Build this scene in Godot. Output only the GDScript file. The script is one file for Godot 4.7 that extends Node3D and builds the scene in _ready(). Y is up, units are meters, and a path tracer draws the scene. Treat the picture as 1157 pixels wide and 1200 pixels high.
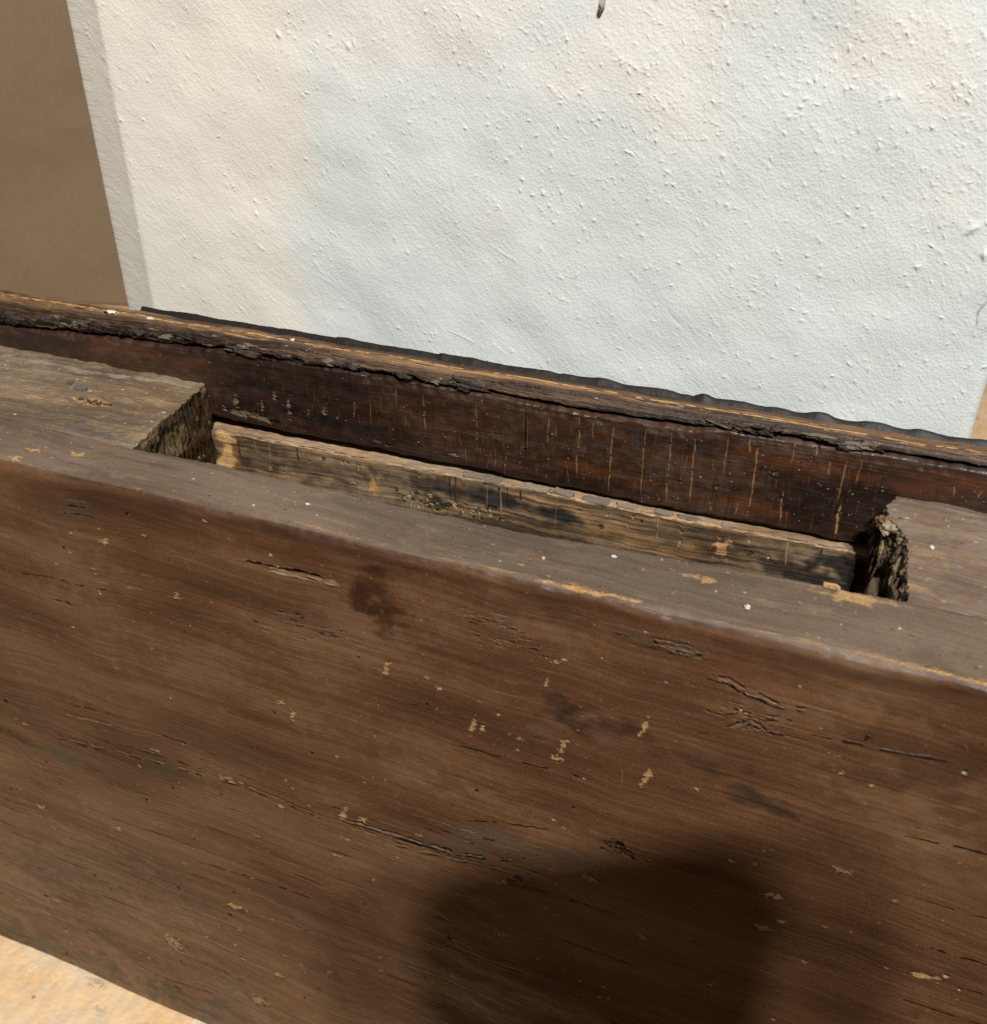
extends Node3D

# Lengths in metres. x runs along the beam, y is up, z points from the wall towards the photographer.
# The front arris of the beam's ledge lies on the line y = 0, z = 0.

const X0 := -0.36          # left end of the worn stretch that carries painted-in wear
const XW := 0.57           # its length
const FLOOR_Y := -0.343
const CHIPS := [[24.6, -62.3, 1.84, 3.87], [22.8, -68.9, 2.59, 1.98], [52.8, -67.0, 1.62, 4.65], [-8.0, -65.6, 1.36, 5.15], [-4.2, -65.0, 1.2, 2.76], [50.2, -45.4, 1.05, 4.69], [-39.9, -51.1, 1.42, 4.59], [-86.2, -82.4, 2.13, 1.91], [-82.0, -87.8, 1.6, 3.44], [-63.9, -132.5, 1.81, 5.35], [-54.8, -132.5, 2.5, 2.43], [-117.0, -136.0, 5.93, 2.21], [-128.8, -223.4, 6.55, 2.43], [-237.2, -202.3, 3.97, 1.99], [-188.4, -195.7, 2.78, 1.97], [-126.6, -296.2, 5.56, 5.0], [-111.6, -266.3, 3.55, 2.02], [-81.7, -247.9, 1.88, 3.89], [-134.7, -256.1, 1.36, 1.63], [-131.2, -265.0, 2.04, 2.0], [-153.2, -25.6, 3.0, 1.81], [-161.7, -40.0, 1.54, 1.14], [-161.9, -51.6, 1.17, 1.76], [-124.7, -42.9, 1.82, 2.09], [-168.6, -25.9, 1.35, 0.91], [-130.0, -242.4, 1.78, 1.9], [116.0, -83.2, 3.18, 1.75], [97.2, -119.8, 2.96, 2.01], [103.0, -114.0, 1.85, 1.31], [98.1, -103.2, 3.41, 1.48], [37.0, -124.4, 3.33, 1.87], [-21.7, -175.3, 3.91, 1.09], [2.7, -174.5, 2.73, 1.63], [58.0, -147.7, 3.91, 1.49], [148.7, -119.0, 5.36, 1.91], [-173.4, -275.0, 5.32, 4.72], [-249.4, -279.2, 3.72, 2.0], [-252.9, -319.4, 1.92, 1.8], [112.2, -131.7, 1.33, 0.92], [84.7, -160.9, 1.46, 3.06], [4.0, -142.7, 2.95, 1.24], [-109.2, -166.5, 4.03, 1.06], [-93.2, -141.4, 3.45, 1.0], [20.5, -28.5, 1.63, 1.39], [17.9, -37.8, 0.83, 2.51], [68.7, -65.6, 1.31, 0.95], [108.7, -42.3, 0.92, 1.7], [117.4, -44.1, 0.68, 1.01], [-181.5, -74.4, 1.86, 0.84], [-155.1, -133.2, 3.34, 0.97], [-69.3, -160.8, 3.02, 1.05], [-105.6, -5.9, 1.68, 0.84], [5.9, 6.8, 1.19, 0.93]]
const ROUND := [[139.3, -30.3, 0.95], [153.7, -115.2, 1.2], [158.8, -120.0, 0.72], [78.0, -27.9, 0.6], [35.3, -21.8, 0.52], [17.6, -27.4, 0.41]]

# a picture of a surface in the making: colour, relief (metres) and roughness
class Canvas:
	var w: int
	var h: int
	var col: PackedByteArray
	var ht: PackedFloat32Array
	var rg: PackedByteArray
	var spot: FastNoiseLite
	var sx: float          # texels per metre along u
	var sy: float
	func _init(width: int, height: int, metres_u: float, metres_v: float):
		w = width
		h = height
		sx = w / metres_u
		sy = h / metres_v
		col = PackedByteArray(); col.resize(w * h * 3)
		ht = PackedFloat32Array(); ht.resize(w * h)
		rg = PackedByteArray(); rg.resize(w * h)
		spot = FastNoiseLite.new()
		spot.seed = 77
		spot.noise_type = FastNoiseLite.TYPE_SIMPLEX
		spot.fractal_octaves = 3
		spot.frequency = 0.09
	func mix_px(i: int, c: Color, k: float):
		var j := i * 3
		col[j] = int(col[j] + (c.r * 255.0 - col[j]) * k)
		col[j + 1] = int(col[j + 1] + (c.g * 255.0 - col[j + 1]) * k)
		col[j + 2] = int(col[j + 2] + (c.b * 255.0 - col[j + 2]) * k)
	# an irregular blob; rag = how ragged, edge = softness
	func blob(cx: float, cy: float, rx: float, ry: float, c: Color, k: float, dh: float, rough := -1.0, rag := 0.6, edge := 0.35, slant := 0.0):
		var x0 := maxi(int(cx - rx * 1.7 - absf(slant) * ry * 1.7), 0)
		var x1 := mini(int(cx + rx * 1.7 + absf(slant) * ry * 1.7) + 1, w - 1)
		var y0 := maxi(int(cy - ry * 1.7), 0)
		var y1 := mini(int(cy + ry * 1.7) + 1, h - 1)
		var nf := clampf(9.0 / maxf(rx, ry), 0.12, 1.3)
		var ox := fposmod(cx * 7.31, 900.0)
		for y in range(y0, y1 + 1):
			var v := (y - cy) / ry
			for x in range(x0, x1 + 1):
				var u := (x - cx - slant * (y - cy)) / rx
				var d := sqrt(u * u + v * v)
				if d > 1.7: continue
				d += spot.get_noise_2d(x * nf + ox, y * nf * 1.6) * rag
				var m := clampf((1.0 - d) / edge, 0.0, 1.0)
				if m <= 0.0: continue
				var i := y * w + x
				var n := 0.5 + 0.5 * spot.get_noise_2d(x * 2.3 + 400.0, y * 5.0)
				mix_px(i, Color(c.r * (0.72 + 0.5 * n), c.g * (0.72 + 0.5 * n), c.b * (0.72 + 0.5 * n)), k * m)
				ht[i] += dh * m * (0.6 + 0.8 * n)
				if rough >= 0.0: rg[i] = int(rg[i] + (rough * 255.0 - rg[i]) * m)
	# a line through texel points, its width wavering
	func line(p: Array, r: float, c: Color, k: float, dh: float, rag := 0.5, skip := -2.0):
		var total := 0.0
		for s in p.size() - 1: total += p[s].distance_to(p[s + 1])
		var gone := 0.0
		for s in p.size() - 1:
			var a: Vector2 = p[s]
			var b: Vector2 = p[s + 1]
			var ln := a.distance_to(b)
			var n := maxi(int(ln * 1.6), 1)
			var side := (b - a).normalized().orthogonal()
			for t in n:
				var q := a.lerp(b, t / float(n))
				var f0 := (gone + ln * t / n) / total
				var taper := clampf(minf(f0, 1.0 - f0) * 6.0, 0.0, 1.0)
				var wv := spot.get_noise_2d(q.x * 0.35 + 91.0, q.y * 0.35 + 13.0)
				if spot.get_noise_2d(q.x * 0.28 + 291.0, q.y * 0.28) < skip: continue
				q += side * wv * (0.25 + r * rag)
				var rr := r * (0.35 + 0.65 * taper) * (1.0 + rag * 0.8 * spot.get_noise_2d(q.x * 0.6, q.y * 0.6 + 300.0))
				var m := int(ceil(rr)) + 1
				for dy in range(-m, m + 1):
					for dx in range(-m, m + 1):
						var x := int(q.x) + dx
						var y := int(q.y) + dy
						if x < 0 or y < 0 or x >= w or y >= h: continue
						var f := clampf(rr + 0.5 - Vector2(x + 0.5, y + 0.5).distance_to(q), 0.0, 1.0)
						if f <= 0.0: continue
						var i := y * w + x
						mix_px(i, c, k * f * 0.6)
						ht[i] += (dh - ht[i]) * f * 0.4
			gone += ln
	func albedo() -> ImageTexture:
		return tex(Image.create_from_data(w, h, false, Image.FORMAT_RGB8, col))
	func relief(range_m: float) -> ImageTexture:
		var o := PackedFloat32Array(); o.resize(w * h)
		for i in w * h: o[i] = ht[i] / range_m + 0.5
		return tex(Image.create_from_data(w, h, false, Image.FORMAT_RF, o.to_byte_array()))
	func gloss() -> ImageTexture:
		return tex(Image.create_from_data(w, h, false, Image.FORMAT_L8, rg))
	func tex(im: Image) -> ImageTexture:
		return ImageTexture.create_from_image(im)
	func at(u: float, v: float) -> float:
		return ht[clampi(int(v * h), 0, h - 1) * w + clampi(int(u * w), 0, w - 1)]
	func material(called: String, range_m := 0.002, bump := 1.0) -> StandardMaterial3D:
		var m := StandardMaterial3D.new()
		m.resource_name = called
		m.albedo_texture = albedo()
		m.roughness = 1.0
		m.roughness_texture = gloss()
		m.roughness_texture_channel = BaseMaterial3D.TEXTURE_CHANNEL_RED
		m.heightmap_enabled = true
		m.heightmap_texture = relief(range_m)
		m.heightmap_scale = range_m * 100.0 * bump
		m.metallic_specular = 0.5
		return m

var rng := RandomNumberGenerator.new()
var lo := FastNoiseLite.new()      # slow undulation
var fi := FastNoiseLite.new()      # finer roughness
var names := {}

# ---------------------------------------------------------------- small helpers
func numbered(called: String) -> String:
	names[called] = names.get(called, -1) + 1
	return called if names[called] == 0 else "%s_%03d" % [called, names[called]]

func tag(o: Node, label := "", category := "", group := "", kind := ""):
	if label: o.set_meta("label", label)
	if category: o.set_meta("category", category)
	if group: o.set_meta("group", group)
	if kind: o.set_meta("kind", kind)

func put(called: String, mesh: Mesh, m: Material, parent: Node = self) -> MeshInstance3D:
	var o := MeshInstance3D.new()
	o.name = numbered(called) if parent == self else called
	o.mesh = mesh
	o.material_override = m
	o.cast_shadow = GeometryInstance3D.SHADOW_CASTING_SETTING_ON
	parent.add_child(o, true)
	return o

func thing(called: String, label: String, category: String, where := Vector3.ZERO, group := "") -> Node3D:
	var o := Node3D.new()
	o.name = numbered(called)
	add_child(o)
	o.position = where
	tag(o, label, category, group)
	return o

func noise_data(w: int, h: int, freq: float, seed_: int, to_w: int, to_h: int, oct := 3) -> PackedByteArray:
	var n := FastNoiseLite.new()
	n.noise_type = FastNoiseLite.TYPE_SIMPLEX
	n.seed = seed_
	n.frequency = freq
	n.fractal_octaves = oct
	var im := n.get_image(w, h, false, false, true)
	if w != to_w or h != to_h: im.resize(to_w, to_h, Image.INTERPOLATE_CUBIC)
	return im.get_data()

# Weathered wood over a whole canvas. look: dark, mid, lite, grey colours; second set for rows of share alt[row].
func wood(c: Canvas, look: Dictionary, seed_: int, tilt := 0.0, look2 := {}, alt := PackedFloat32Array()):
	var w := c.w
	var h := c.h
	var along: float = look.get("along", 40.0)
	var long_ := noise_data(maxi(int(w / along), 8), h, 0.11, seed_, w, h, 4)
	var mid := noise_data(maxi(int(w / (along * 1.6)), 8), maxi(h / 5, 8), 0.09, seed_ + 1, w, h, 4)
	var blot := noise_data(maxi(w / 8, 8), maxi(h / 4, 8), 0.016, seed_ + 2, w, h, 5)
	var dirt := noise_data(maxi(w / 2, 8), maxi(h / 2, 8), 0.07, seed_ + 3, w, h, 5)
	var fine := noise_data(w, h, 0.33, seed_ + 4, w, h, 2)
	var off := PackedInt32Array(); off.resize(w)
	for x in w:
		off[x] = int((x - w * 0.5) * tilt * c.sy / c.sx + lo.get_noise_2d(x / c.sx * 14.0, seed_ * 9.0) * float(look.get("wave", 8.0)))
	var d0: Color = look.dark; var m0: Color = look.mid; var l0: Color = look.lite; var g0: Color = look.grey
	var gk: float = look.get("greyness", 0.5)
	var ga: float = look.get("grain", 0.5); var ba: float = look.get("blotch", 0.8); var fa: float = look.get("fine", 0.25)
	var hg: float = look.get("relief", 0.00012) ; var hf: float = look.get("relief_fine", 0.00006)
	var bb: float = look.get("band", ba)
	var hq: float = look.get("dirt_relief", 1.5)
	var rv: float = look.get("rough_var", 0.35)
	var r0: float = look.get("rough", 0.5)
	var two := alt.size() == h
	var l2: Dictionary = look2 if two else look
	var d1: Color = l2.dark; var m1: Color = l2.mid; var l1: Color = l2.lite; var g1: Color = l2.grey
	var r1: float = l2.get("rough", 0.5)
	for y in h:
		var a := alt[y] if two else 0.0
		for x in w:
			var i := y * w + x
			var yy := y + off[x]
			if yy < 0: yy = -yy
			elif yy >= h: yy = 2 * h - 1 - yy
			yy = clampi(yy, 0, h - 1)
			var j := yy * w + x
			var g := long_[j] / 255.0 - 0.5
			var b := mid[j] / 255.0 - 0.5
			var o := blot[i] / 255.0
			var q := dirt[i] / 255.0
			var f := fine[i] / 255.0 - 0.5
			var v := 0.5 + g * ga + b * ga + (o - 0.5) * ba + f * fa
			var e := a
			if a > 0.0 and a < 1.0: e = clampf((a - q) * 5.0 + 0.5, 0.0, 1.0)
			var cd := d0.lerp(d1, e)
			var cm := m0.lerp(m1, e)
			var cc := cd.lerp(cm, clampf(v * 2.0, 0.0, 1.0)) if v < 0.5 else cm.lerp(l0.lerp(l1, e), clampf(v * 2.0 - 1.0, 0.0, 1.0))
			if e > 0.0: v = lerpf(v, 0.5 + (v - 0.5) * 0.75 + f * 0.6 + (q - 0.5) * 1.4, e)
			var gr := clampf((q * 0.6 + o * 0.7 - 0.66 + g * 0.25) * 3.2, 0.0, 1.0) * gk
			cc = cc.lerp(g0.lerp(g1, e), gr)
			c.col[i * 3] = int(clampf(cc.r, 0.0, 1.0) * 255.0)
			c.col[i * 3 + 1] = int(clampf(cc.g, 0.0, 1.0) * 255.0)
			c.col[i * 3 + 2] = int(clampf(cc.b, 0.0, 1.0) * 255.0)
			c.ht[i] = (g + b * 1.5) * hg + f * hf + (q - 0.5) * hf * hq
			c.rg[i] = int(clampf(lerpf(r0, r1, e) + (q - 0.5) * rv + gr * 0.2 - g * 0.2, 0.12, 1.0) * 255.0)

# rows of points -> a smooth sheet; rows[v][u]
func sheet(cols: int, rows: int, at: Callable, flip := false) -> ArrayMesh:
	var st := SurfaceTool.new()
	st.begin(Mesh.PRIMITIVE_TRIANGLES)
	st.set_smooth_group(0)
	for j in rows:
		for i in cols:
			var r: Array = at.call(i, j)
			st.set_uv(r[1])
			st.add_vertex(r[0])
	for j in rows - 1:
		for i in cols - 1:
			var a := j * cols + i
			var b := a + 1
			var c := a + cols
			var d := c + 1
			if flip:
				for k in [a, c, b, b, c, d]: st.add_index(k)
			else:
				for k in [a, b, c, b, d, c]: st.add_index(k)
	st.generate_normals()
	return st.commit()

# x stations: close together where the photograph looks, wider towards the ends
func stations(step: float, from := -0.33, to := 0.175, far_from := -0.62, far_to := 0.44) -> PackedFloat32Array:
	var o := PackedFloat32Array()
	var x := far_from
	while x < from:
		o.append(x)
		x += 0.012
	x = from
	while x < to:
		o.append(x)
		x += step
	x = to
	while x < far_to:
		o.append(x)
		x += 0.012
	o.append(far_to)
	return o

func mirror_u(x: float) -> float:
	return pingpong((x - X0) / XW, 1.0) if x < X0 or x > X0 + XW else (x - X0) / XW

func box(a: Vector3, b: Vector3, ch := 0.001) -> ArrayMesh:
	# a box with chamfered edges between two corners, uneven by nature of its chamfers
	var st := SurfaceTool.new()
	st.begin(Mesh.PRIMITIVE_TRIANGLES)
	st.set_smooth_group(-1)
	var c := (a + b) * 0.5
	var e := (b - a) * 0.5
	for ax in 3:
		for s in [-1.0, 1.0]:
			var n := Vector3.ZERO; n[ax] = s
			var u := Vector3.ZERO; u[(ax + 1) % 3] = 1.0
			var v := n.cross(u)
			var p := [-u - v, u - v, u + v, -u + v]
			var q := []
			for k in p:
				var w: Vector3 = k
				var z := Vector3(w.x * (e.x - ch), w.y * (e.y - ch), w.z * (e.z - ch)) + n * e[ax]
				q.append(c + z)
			for k in [0, 2, 1, 0, 3, 2]:
				st.set_uv(Vector2(q[k].x + q[k].z, q[k].y) * 4.0)
				st.add_vertex(q[k])
	# chamfer strips along the twelve edges
	for ax in 3:
		var a1 := (ax + 1) % 3
		var a2 := (ax + 2) % 3
		for s1 in [-1.0, 1.0]:
			for s2 in [-1.0, 1.0]:
				var pts := []
				for t in [-1.0, 1.0]:
					var w := Vector3.ZERO
					w[ax] = t * (e[ax] - ch); w[a1] = s1 * e[a1]; w[a2] = s2 * (e[a2] - ch)
					pts.append(c + w)
					w[a1] = s1 * (e[a1] - ch); w[a2] = s2 * e[a2]
					pts.append(c + w)
				var order := [0, 1, 2, 1, 3, 2] if s1 * s2 > 0.0 else [0, 2, 1, 1, 2, 3]
				for k in order:
					st.set_uv(Vector2(pts[k].x + pts[k].z, pts[k].y) * 4.0)
					st.add_vertex(pts[k])
	for s1 in [-1.0, 1.0]:
		for s2 in [-1.0, 1.0]:
			for s3 in [-1.0, 1.0]:
				var t := [c + Vector3(s1 * e.x, s2 * (e.y - ch), s3 * (e.z - ch)), c + Vector3(s1 * (e.x - ch), s2 * e.y, s3 * (e.z - ch)), c + Vector3(s1 * (e.x - ch), s2 * (e.y - ch), s3 * e.z)]
				var order := [0, 2, 1] if s1 * s2 * s3 > 0.0 else [0, 1, 2]
				for k in order:
					st.set_uv(Vector2(t[k].x, t[k].y) * 4.0)
					st.add_vertex(t[k])
	st.generate_normals()
	return st.commit()

# a small lump with an uneven outline (crumb, flake, clod)
func lump(r: Vector3, seed_: int, rough := 0.45, rings := 7, segs := 11) -> ArrayMesh:
	var n := FastNoiseLite.new()
	n.seed = seed_
	n.frequency = 0.9
	n.fractal_octaves = 3
	return sheet(segs + 1, rings, func(i: int, j: int):
		var th := TAU * (i % segs) / segs
		var ph := PI * j / (rings - 1.0)
		var d := Vector3(sin(ph) * cos(th), cos(ph), sin(ph) * sin(th))
		var k := 1.0 + n.get_noise_3dv(d * 1.3) * rough * 1.8
		return [d * k * r, Vector2(th / TAU, ph / PI)], true)

func plain(c: Color, rough: float, spec := 0.4) -> StandardMaterial3D:
	var m := StandardMaterial3D.new()
	m.albedo_color = c
	m.roughness = rough
	m.metallic_specular = spec
	return m

# fine all-over grain for small pieces
func grainy(m: StandardMaterial3D, per_m: float, cm: float, seed_ := 5) -> StandardMaterial3D:
	var t := NoiseTexture2D.new()
	var n := FastNoiseLite.new()
	n.seed = seed_
	n.frequency = 0.03
	n.fractal_octaves = 5
	t.noise = n
	t.width = 256
	t.height = 256
	t.seamless = true
	m.heightmap_enabled = true
	m.heightmap_texture = t
	m.heightmap_scale = cm
	m.uv1_triplanar = true
	m.uv1_world_triplanar = true
	m.uv1_scale = Vector3.ONE * per_m
	return m

# ---------------------------------------------------------------- the scene
func _ready():
	rng.seed = 20240
	lo.seed = 3
	lo.noise_type = FastNoiseLite.TYPE_SIMPLEX
	lo.frequency = 1.0
	lo.fractal_octaves = 2
	fi.seed = 8
	fi.noise_type = FastNoiseLite.TYPE_SIMPLEX
	fi.frequency = 1.0
	fi.fractal_octaves = 4

	var cam := Camera3D.new()
	cam.name = "camera"
	cam.position = Vector3(0.0902, 0.1745, 0.2268)
	cam.rotation_degrees = Vector3(-32.0, 21.7, 0.0)
	cam.near = 0.01
	cam.far = 50.0
	var lens := CameraAttributesPhysical.new()
	lens.frustum_focal_length = 23.16
	lens.frustum_focus_distance = 0.38
	lens.frustum_near = 0.01
	lens.frustum_far = 50.0
	lens.exposure_aperture = 13.0
	cam.attributes = lens
	add_child(cam)
	cam.fov = 54.77
	cam.current = true

	var we := WorldEnvironment.new()
	we.name = "environment"
	var env := Environment.new()
	env.background_mode = Environment.BG_COLOR
	env.background_color = Color(0.40, 0.355, 0.295)
	env.background_energy_multiplier = 1.0
	env.tonemap_mode = Environment.TONE_MAPPER_LINEAR
	env.tonemap_exposure = 1.0
	env.sdfgi_enabled = true
	env.ssao_enabled = true
	env.ssil_enabled = true
	we.environment = env
	add_child(we)

	# two ceiling spots close together behind the photographer's right shoulder, trained on the wall and the beam
	for k in 2:
		var l := SpotLight3D.new()
		l.name = "ceiling_lamp" if k == 0 else "ceiling_lamp_001"
		var s := -0.1 if k == 0 else 0.1
		add_child(l)
		l.look_at_from_position(Vector3(0.686 + 0.888 * s, 1.952, 1.379 - 0.459 * s), Vector3(-0.9, 0.0, -1.75))
		l.light_color = Color(1.0, 0.988, 0.972)
		l.light_energy = 5.05
		l.light_size = 0.045
		l.spot_angle = 27.2
		l.spot_angle_attenuation = 0.02
		l.spot_range = 12.0
		l.spot_attenuation = 2.0
		l.shadow_enabled = true

	build_floor()
	build_pier()
	build_back_wall()
	build_beam()
	build_crumbs()
	build_phone()

# ---------------------------------------------------------------- setting
func build_floor():
	var c := Canvas.new(1024, 1024, 0.5, 0.5)
	wood(c, {dark = Color8(206, 166, 118), mid = Color8(226, 192, 148), lite = Color8(238, 214, 178), grey = Color8(176, 168, 155), along = 1.3, wave = 0.0, grain = 0.35, blotch = 1.1, fine = 0.12, greyness = 0.35, rough = 0.55, relief = 0.0002, relief_fine = 0.0001}, 300)
	for k in 160:
		c.blob(rng.randf() * 1024, rng.randf() * 1024, rng.randf_range(3, 10), rng.randf_range(3, 8), [Color8(168, 160, 152), Color8(236, 216, 184), Color8(196, 150, 100)][k % 3], 0.6, 0.0, -1.0, 0.9, 0.6)
	for k in 500:
		c.blob(rng.randf() * 1024, rng.randf() * 1024, rng.randf_range(1, 3), rng.randf_range(1, 3), [Color8(120, 96, 70), Color8(244, 228, 200), Color8(160, 150, 138)][k % 3], 0.6, 0.0002, -1.0, 0.6, 0.5)
	for k in 60:
		c.blob(rng.randf() * 1024, rng.randf() * 1024, rng.randf_range(4, 16), rng.randf_range(4, 13), Color8(150, 140, 128) if k % 3 else Color8(228, 208, 172), 0.55, -0.0001, 0.6, 0.8, 0.6)
	var st := SurfaceTool.new()
	var m := c.material("beige_stone", 0.002)
	var mesh := sheet(41, 41, func(i: int, j: int):
		var x := -6.0 + 12.0 * i / 40.0
		var z := -6.0 + 12.0 * j / 40.0
		return [Vector3(x, FLOOR_Y, z), Vector2(x / 0.5 + 0.35, z / 0.5 + 0.2)], false)
	tag(put("floor", mesh, m), "beige mottled stone floor under the beam", "", "", "structure")

func build_back_wall():
	var c := Canvas.new(512, 512, 1.0, 1.0)
	wood(c, {dark = Color8(126, 108, 86), mid = Color8(134, 116, 94), lite = Color8(141, 122, 99), grey = Color8(128, 113, 94), along = 1.2, wave = 0.0, grain = 0.3, blotch = 0.8, fine = 0.1, greyness = 0.3, rough = 0.85, relief = 0.0003}, 340)
	var m := c.material("tan_plaster", 0.002)
	m.texture_repeat = true
	var dir := Vector3(1.19, 0, -0.28).normalized()
	var st := box(Vector3(-1.4, 0, -0.05), Vector3(1.4, 2.4, 0.05), 0.004)
	var o := put("rear_wall", st, m)
	o.transform = Transform3D(Basis(dir, Vector3.UP, dir.cross(Vector3.UP)), Vector3(-0.36, FLOOR_Y, -1.06))
	tag(o, "brown shaded wall far behind, left of the white pier", "", "", "structure")

func build_pier():
	var wm := 0.43
	var hm := 0.27
	var c := Canvas.new(1536, 964, wm, hm)
	var n1 := FastNoiseLite.new(); n1.seed = 61; n1.frequency = 1.0; n1.fractal_octaves = 3; n1.noise_type = FastNoiseLite.TYPE_SIMPLEX
	var tint := noise_data(192, 120, 0.022, 62, c.w, c.h, 3)
	var gran := noise_data(c.w, c.h, 0.16, 63, c.w, c.h, 3)
	var warm := Color8(226, 222, 211)
	var pink := Color8(221, 218, 215)
	var cool := Color8(212, 219, 216)
	for y in c.h:
		var my := 0.169 - y / c.sy
		for x in c.w:
			var mx := -0.29 + x / c.sx
			var i := y * c.w + x
			var t := tint[i] / 255.0 - 0.5
			var f := gran[i] / 255.0 - 0.5
			# old coats: cream by the left corner, pinkish above, cool white below
			var k := clampf((mx + 0.172 + (0.06 - my) * 0.07 + t * 0.03) / 0.022 + 0.5, 0.0, 1.0)
			var p := clampf((my - 0.075 + t * 0.13 - (mx + 0.05) * 0.16) / 0.07, 0.0, 1.0)
			var cc := warm.lerp(cool.lerp(pink, p), k)
			c.col[i * 3] = int(cc.r * 255.0 + t * 6.0 + f * 4.0)
			c.col[i * 3 + 1] = int(cc.g * 255.0 + t * 6.0 + f * 4.0)
			c.col[i * 3 + 2] = int(cc.b * 255.0 + t * 5.0 + f * 4.0)
			var a := mx * 0.78 - my * 0.62
			var b := mx * 0.62 + my * 0.78
			var stroke := n1.get_noise_2d(a * 60.0, b * 480.0)
			var roll := n1.get_noise_2d(mx * 210.0 + 50.0, my * 210.0)
			c.ht[i] = f * 0.00014 + stroke * 0.000018 * clampf(0.75 + t * 4.0 - (mx + 0.05) * 1.5, 0.1, 1.8) + roll * 0.00002 + n1.get_noise_2d(mx * 70.0, my * 70.0 + 30.0) * 0.00003
			c.rg[i] = int(175.0 + f * 50.0)
	# drops and grit under the paint
	for k in 20000:
		var mx := rng.randf_range(-0.285, 0.139)
		var my := rng.randf_range(-0.10, 0.168)
		var p := 0.16 + 0.75 * clampf(my / 0.12, 0.05, 1.0) * clampf(0.15 + (mx + 0.16) / 0.24, 0.05, 1.1) + 0.3 * lo.get_noise_2d(mx * 26.0, my * 26.0)
		if rng.randf() > p: continue
		var big := pow(rng.randf(), 4.0)
		drop(c, (mx + 0.29) * c.sx, (0.169 - my) * c.sy, lerpf(1.5, 3.3, big), lerpf(0.00010, 0.00034, big) * rng.randf_range(0.5, 1.2))
	for q in [[119.9, 69.2, 8.0, 0.0006], [-138.4, 119.3, 5.0, 0.0004], [-173.0, 122.9, 4.0, 0.0005], [126.0, 60.0, 5.0, 0.0006]]:
		drop(c, (q[0] * 0.001 + 0.29) * c.sx, (0.169 - q[1] * 0.001) * c.sy, q[2], q[3])
	for k in 34:
		var a := Vector2(rng.randf() * c.w, rng.randf_range(0.2, 1.0) * c.h)
		var d := Vector2(rng.randf_range(0.6, 1.0), rng.randf_range(0.3, 0.8)) * rng.randf_range(20, 90)
		c.line([a, a + d * 0.5 + Vector2(0, rng.randf_range(-6, 6)), a + d], rng.randf_range(0.8, 2.2), Color8(222, 221, 216), 0.1, rng.randf_range(-0.00012, 0.00016), 0.8, -0.1)
	for k in 5:
		c.blob((0.131 + 0.29 + rng.randf_range(-0.006, 0.003)) * c.sx, (0.169 - 0.036 + rng.randf_range(-0.016, 0.014)) * c.sy, 16, 13, Color8(196, 196, 210), 0.4, 0.0, -1.0, 0.9, 0.8)
	c.line([Vector2(0.4212, 0.126) * c.sx, Vector2(0.4192, 0.131) * c.sx, Vector2(0.4196, 0.137) * c.sx], 1.3, Color8(150, 148, 158), 0.35, -0.0001, 0.9)
	var m := c.material("white_painted_plaster", 0.004)
	m.metallic_specular = 0.3
	# outline seen from above: left side, chamfered corner, front, rounded right corner, right side
	var out := []
	out.append(Vector2(-0.2995, -0.60))
	out.append(Vector2(-0.2992, -0.30))
	for k in 4: out.append(Vector2(-0.2988 + 0.0004 * k, -0.196 + 0.0012 * k))
	for k in 8: out.append(Vector2(-0.297, -0.192).lerp(Vector2(-0.2715, -0.1812), k / 7.0))
	for k in 5:
		var t := (k + 1) / 6.0
		out.append(Vector2(-0.2715, -0.1812).lerp(Vector2(-0.2668, -0.18), t) + Vector2(0, 0.0004 * sin(t * PI)))
	var x := -0.2655
	while x < 0.134:
		out.append(Vector2(x, -0.18))
		x += 0.0013
	for k in 8:
		var a := PI * 0.5 * k / 7.0
		out.append(Vector2(0.1345 + 0.005 * sin(a), -0.185 + 0.005 * cos(a)))
	out.append(Vector2(0.1395, -0.30))
	out.append(Vector2(0.1395, -0.60))
	var ys := PackedFloat32Array([FLOOR_Y, -0.28, -0.2, -0.12, -0.06])
	var yy := -0.045
	while yy < 0.172:
		ys.append(yy)
		yy += 0.0014
	for e in [0.2, 0.26, 0.4, 0.6, 0.8, 1.0]: ys.append(e)
	var arc := PackedFloat32Array([0.0])
	for k in range(1, out.size()): arc.append(arc[k - 1] + out[k].distance_to(out[k - 1]))
	var body := thing("plaster_pier", "white painted rough plaster pier with a chamfered left corner, behind the dark beam", "pier")
	var mesh := sheet(out.size(), ys.size(), func(i: int, j: int):
		var q: Vector2 = out[i]
		var n := Vector3.ZERO
		if i > 0 and i < out.size() - 1:
			var d: Vector2 = (out[i + 1] - out[i - 1]).normalized()
			n = Vector3(-d.y, 0, d.x)
		var y: float = ys[j]
		var v := (0.169 - y) / hm
		var u := (q.x + 0.29) / wm
		if q.y < -0.1853: u -= absf(q.y + 0.1853) / wm * (1.0 if q.x > 0.0 else 0.0)
		u = maxf(u, 0.004)
		var edge := clampf(minf(q.x + 0.262, 0.136 - q.x) / 0.03, 0.12, 1.0)
		var low := lo.get_noise_2d(arc[i] * 14.0, y * 14.0) * 0.0009 * edge + lo.get_noise_2d(arc[i] * 60.0, y * 60.0 + 9.0) * 0.00007
		var det := c.at(clampf(u, 0.0, 1.0), clampf(v, 0.0, 1.0)) if y > -0.05 and y < 0.168 else 0.0
		return [Vector3(q.x, y, q.y) + n * (low + det), Vector2(u, v)], true)
	put("wall_face", mesh, m, body)
	put("pier_top", box(Vector3(-0.2985, 0.97, -0.598), Vector3(0.1385, 0.999, -0.187), 0.002), m, body)
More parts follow.
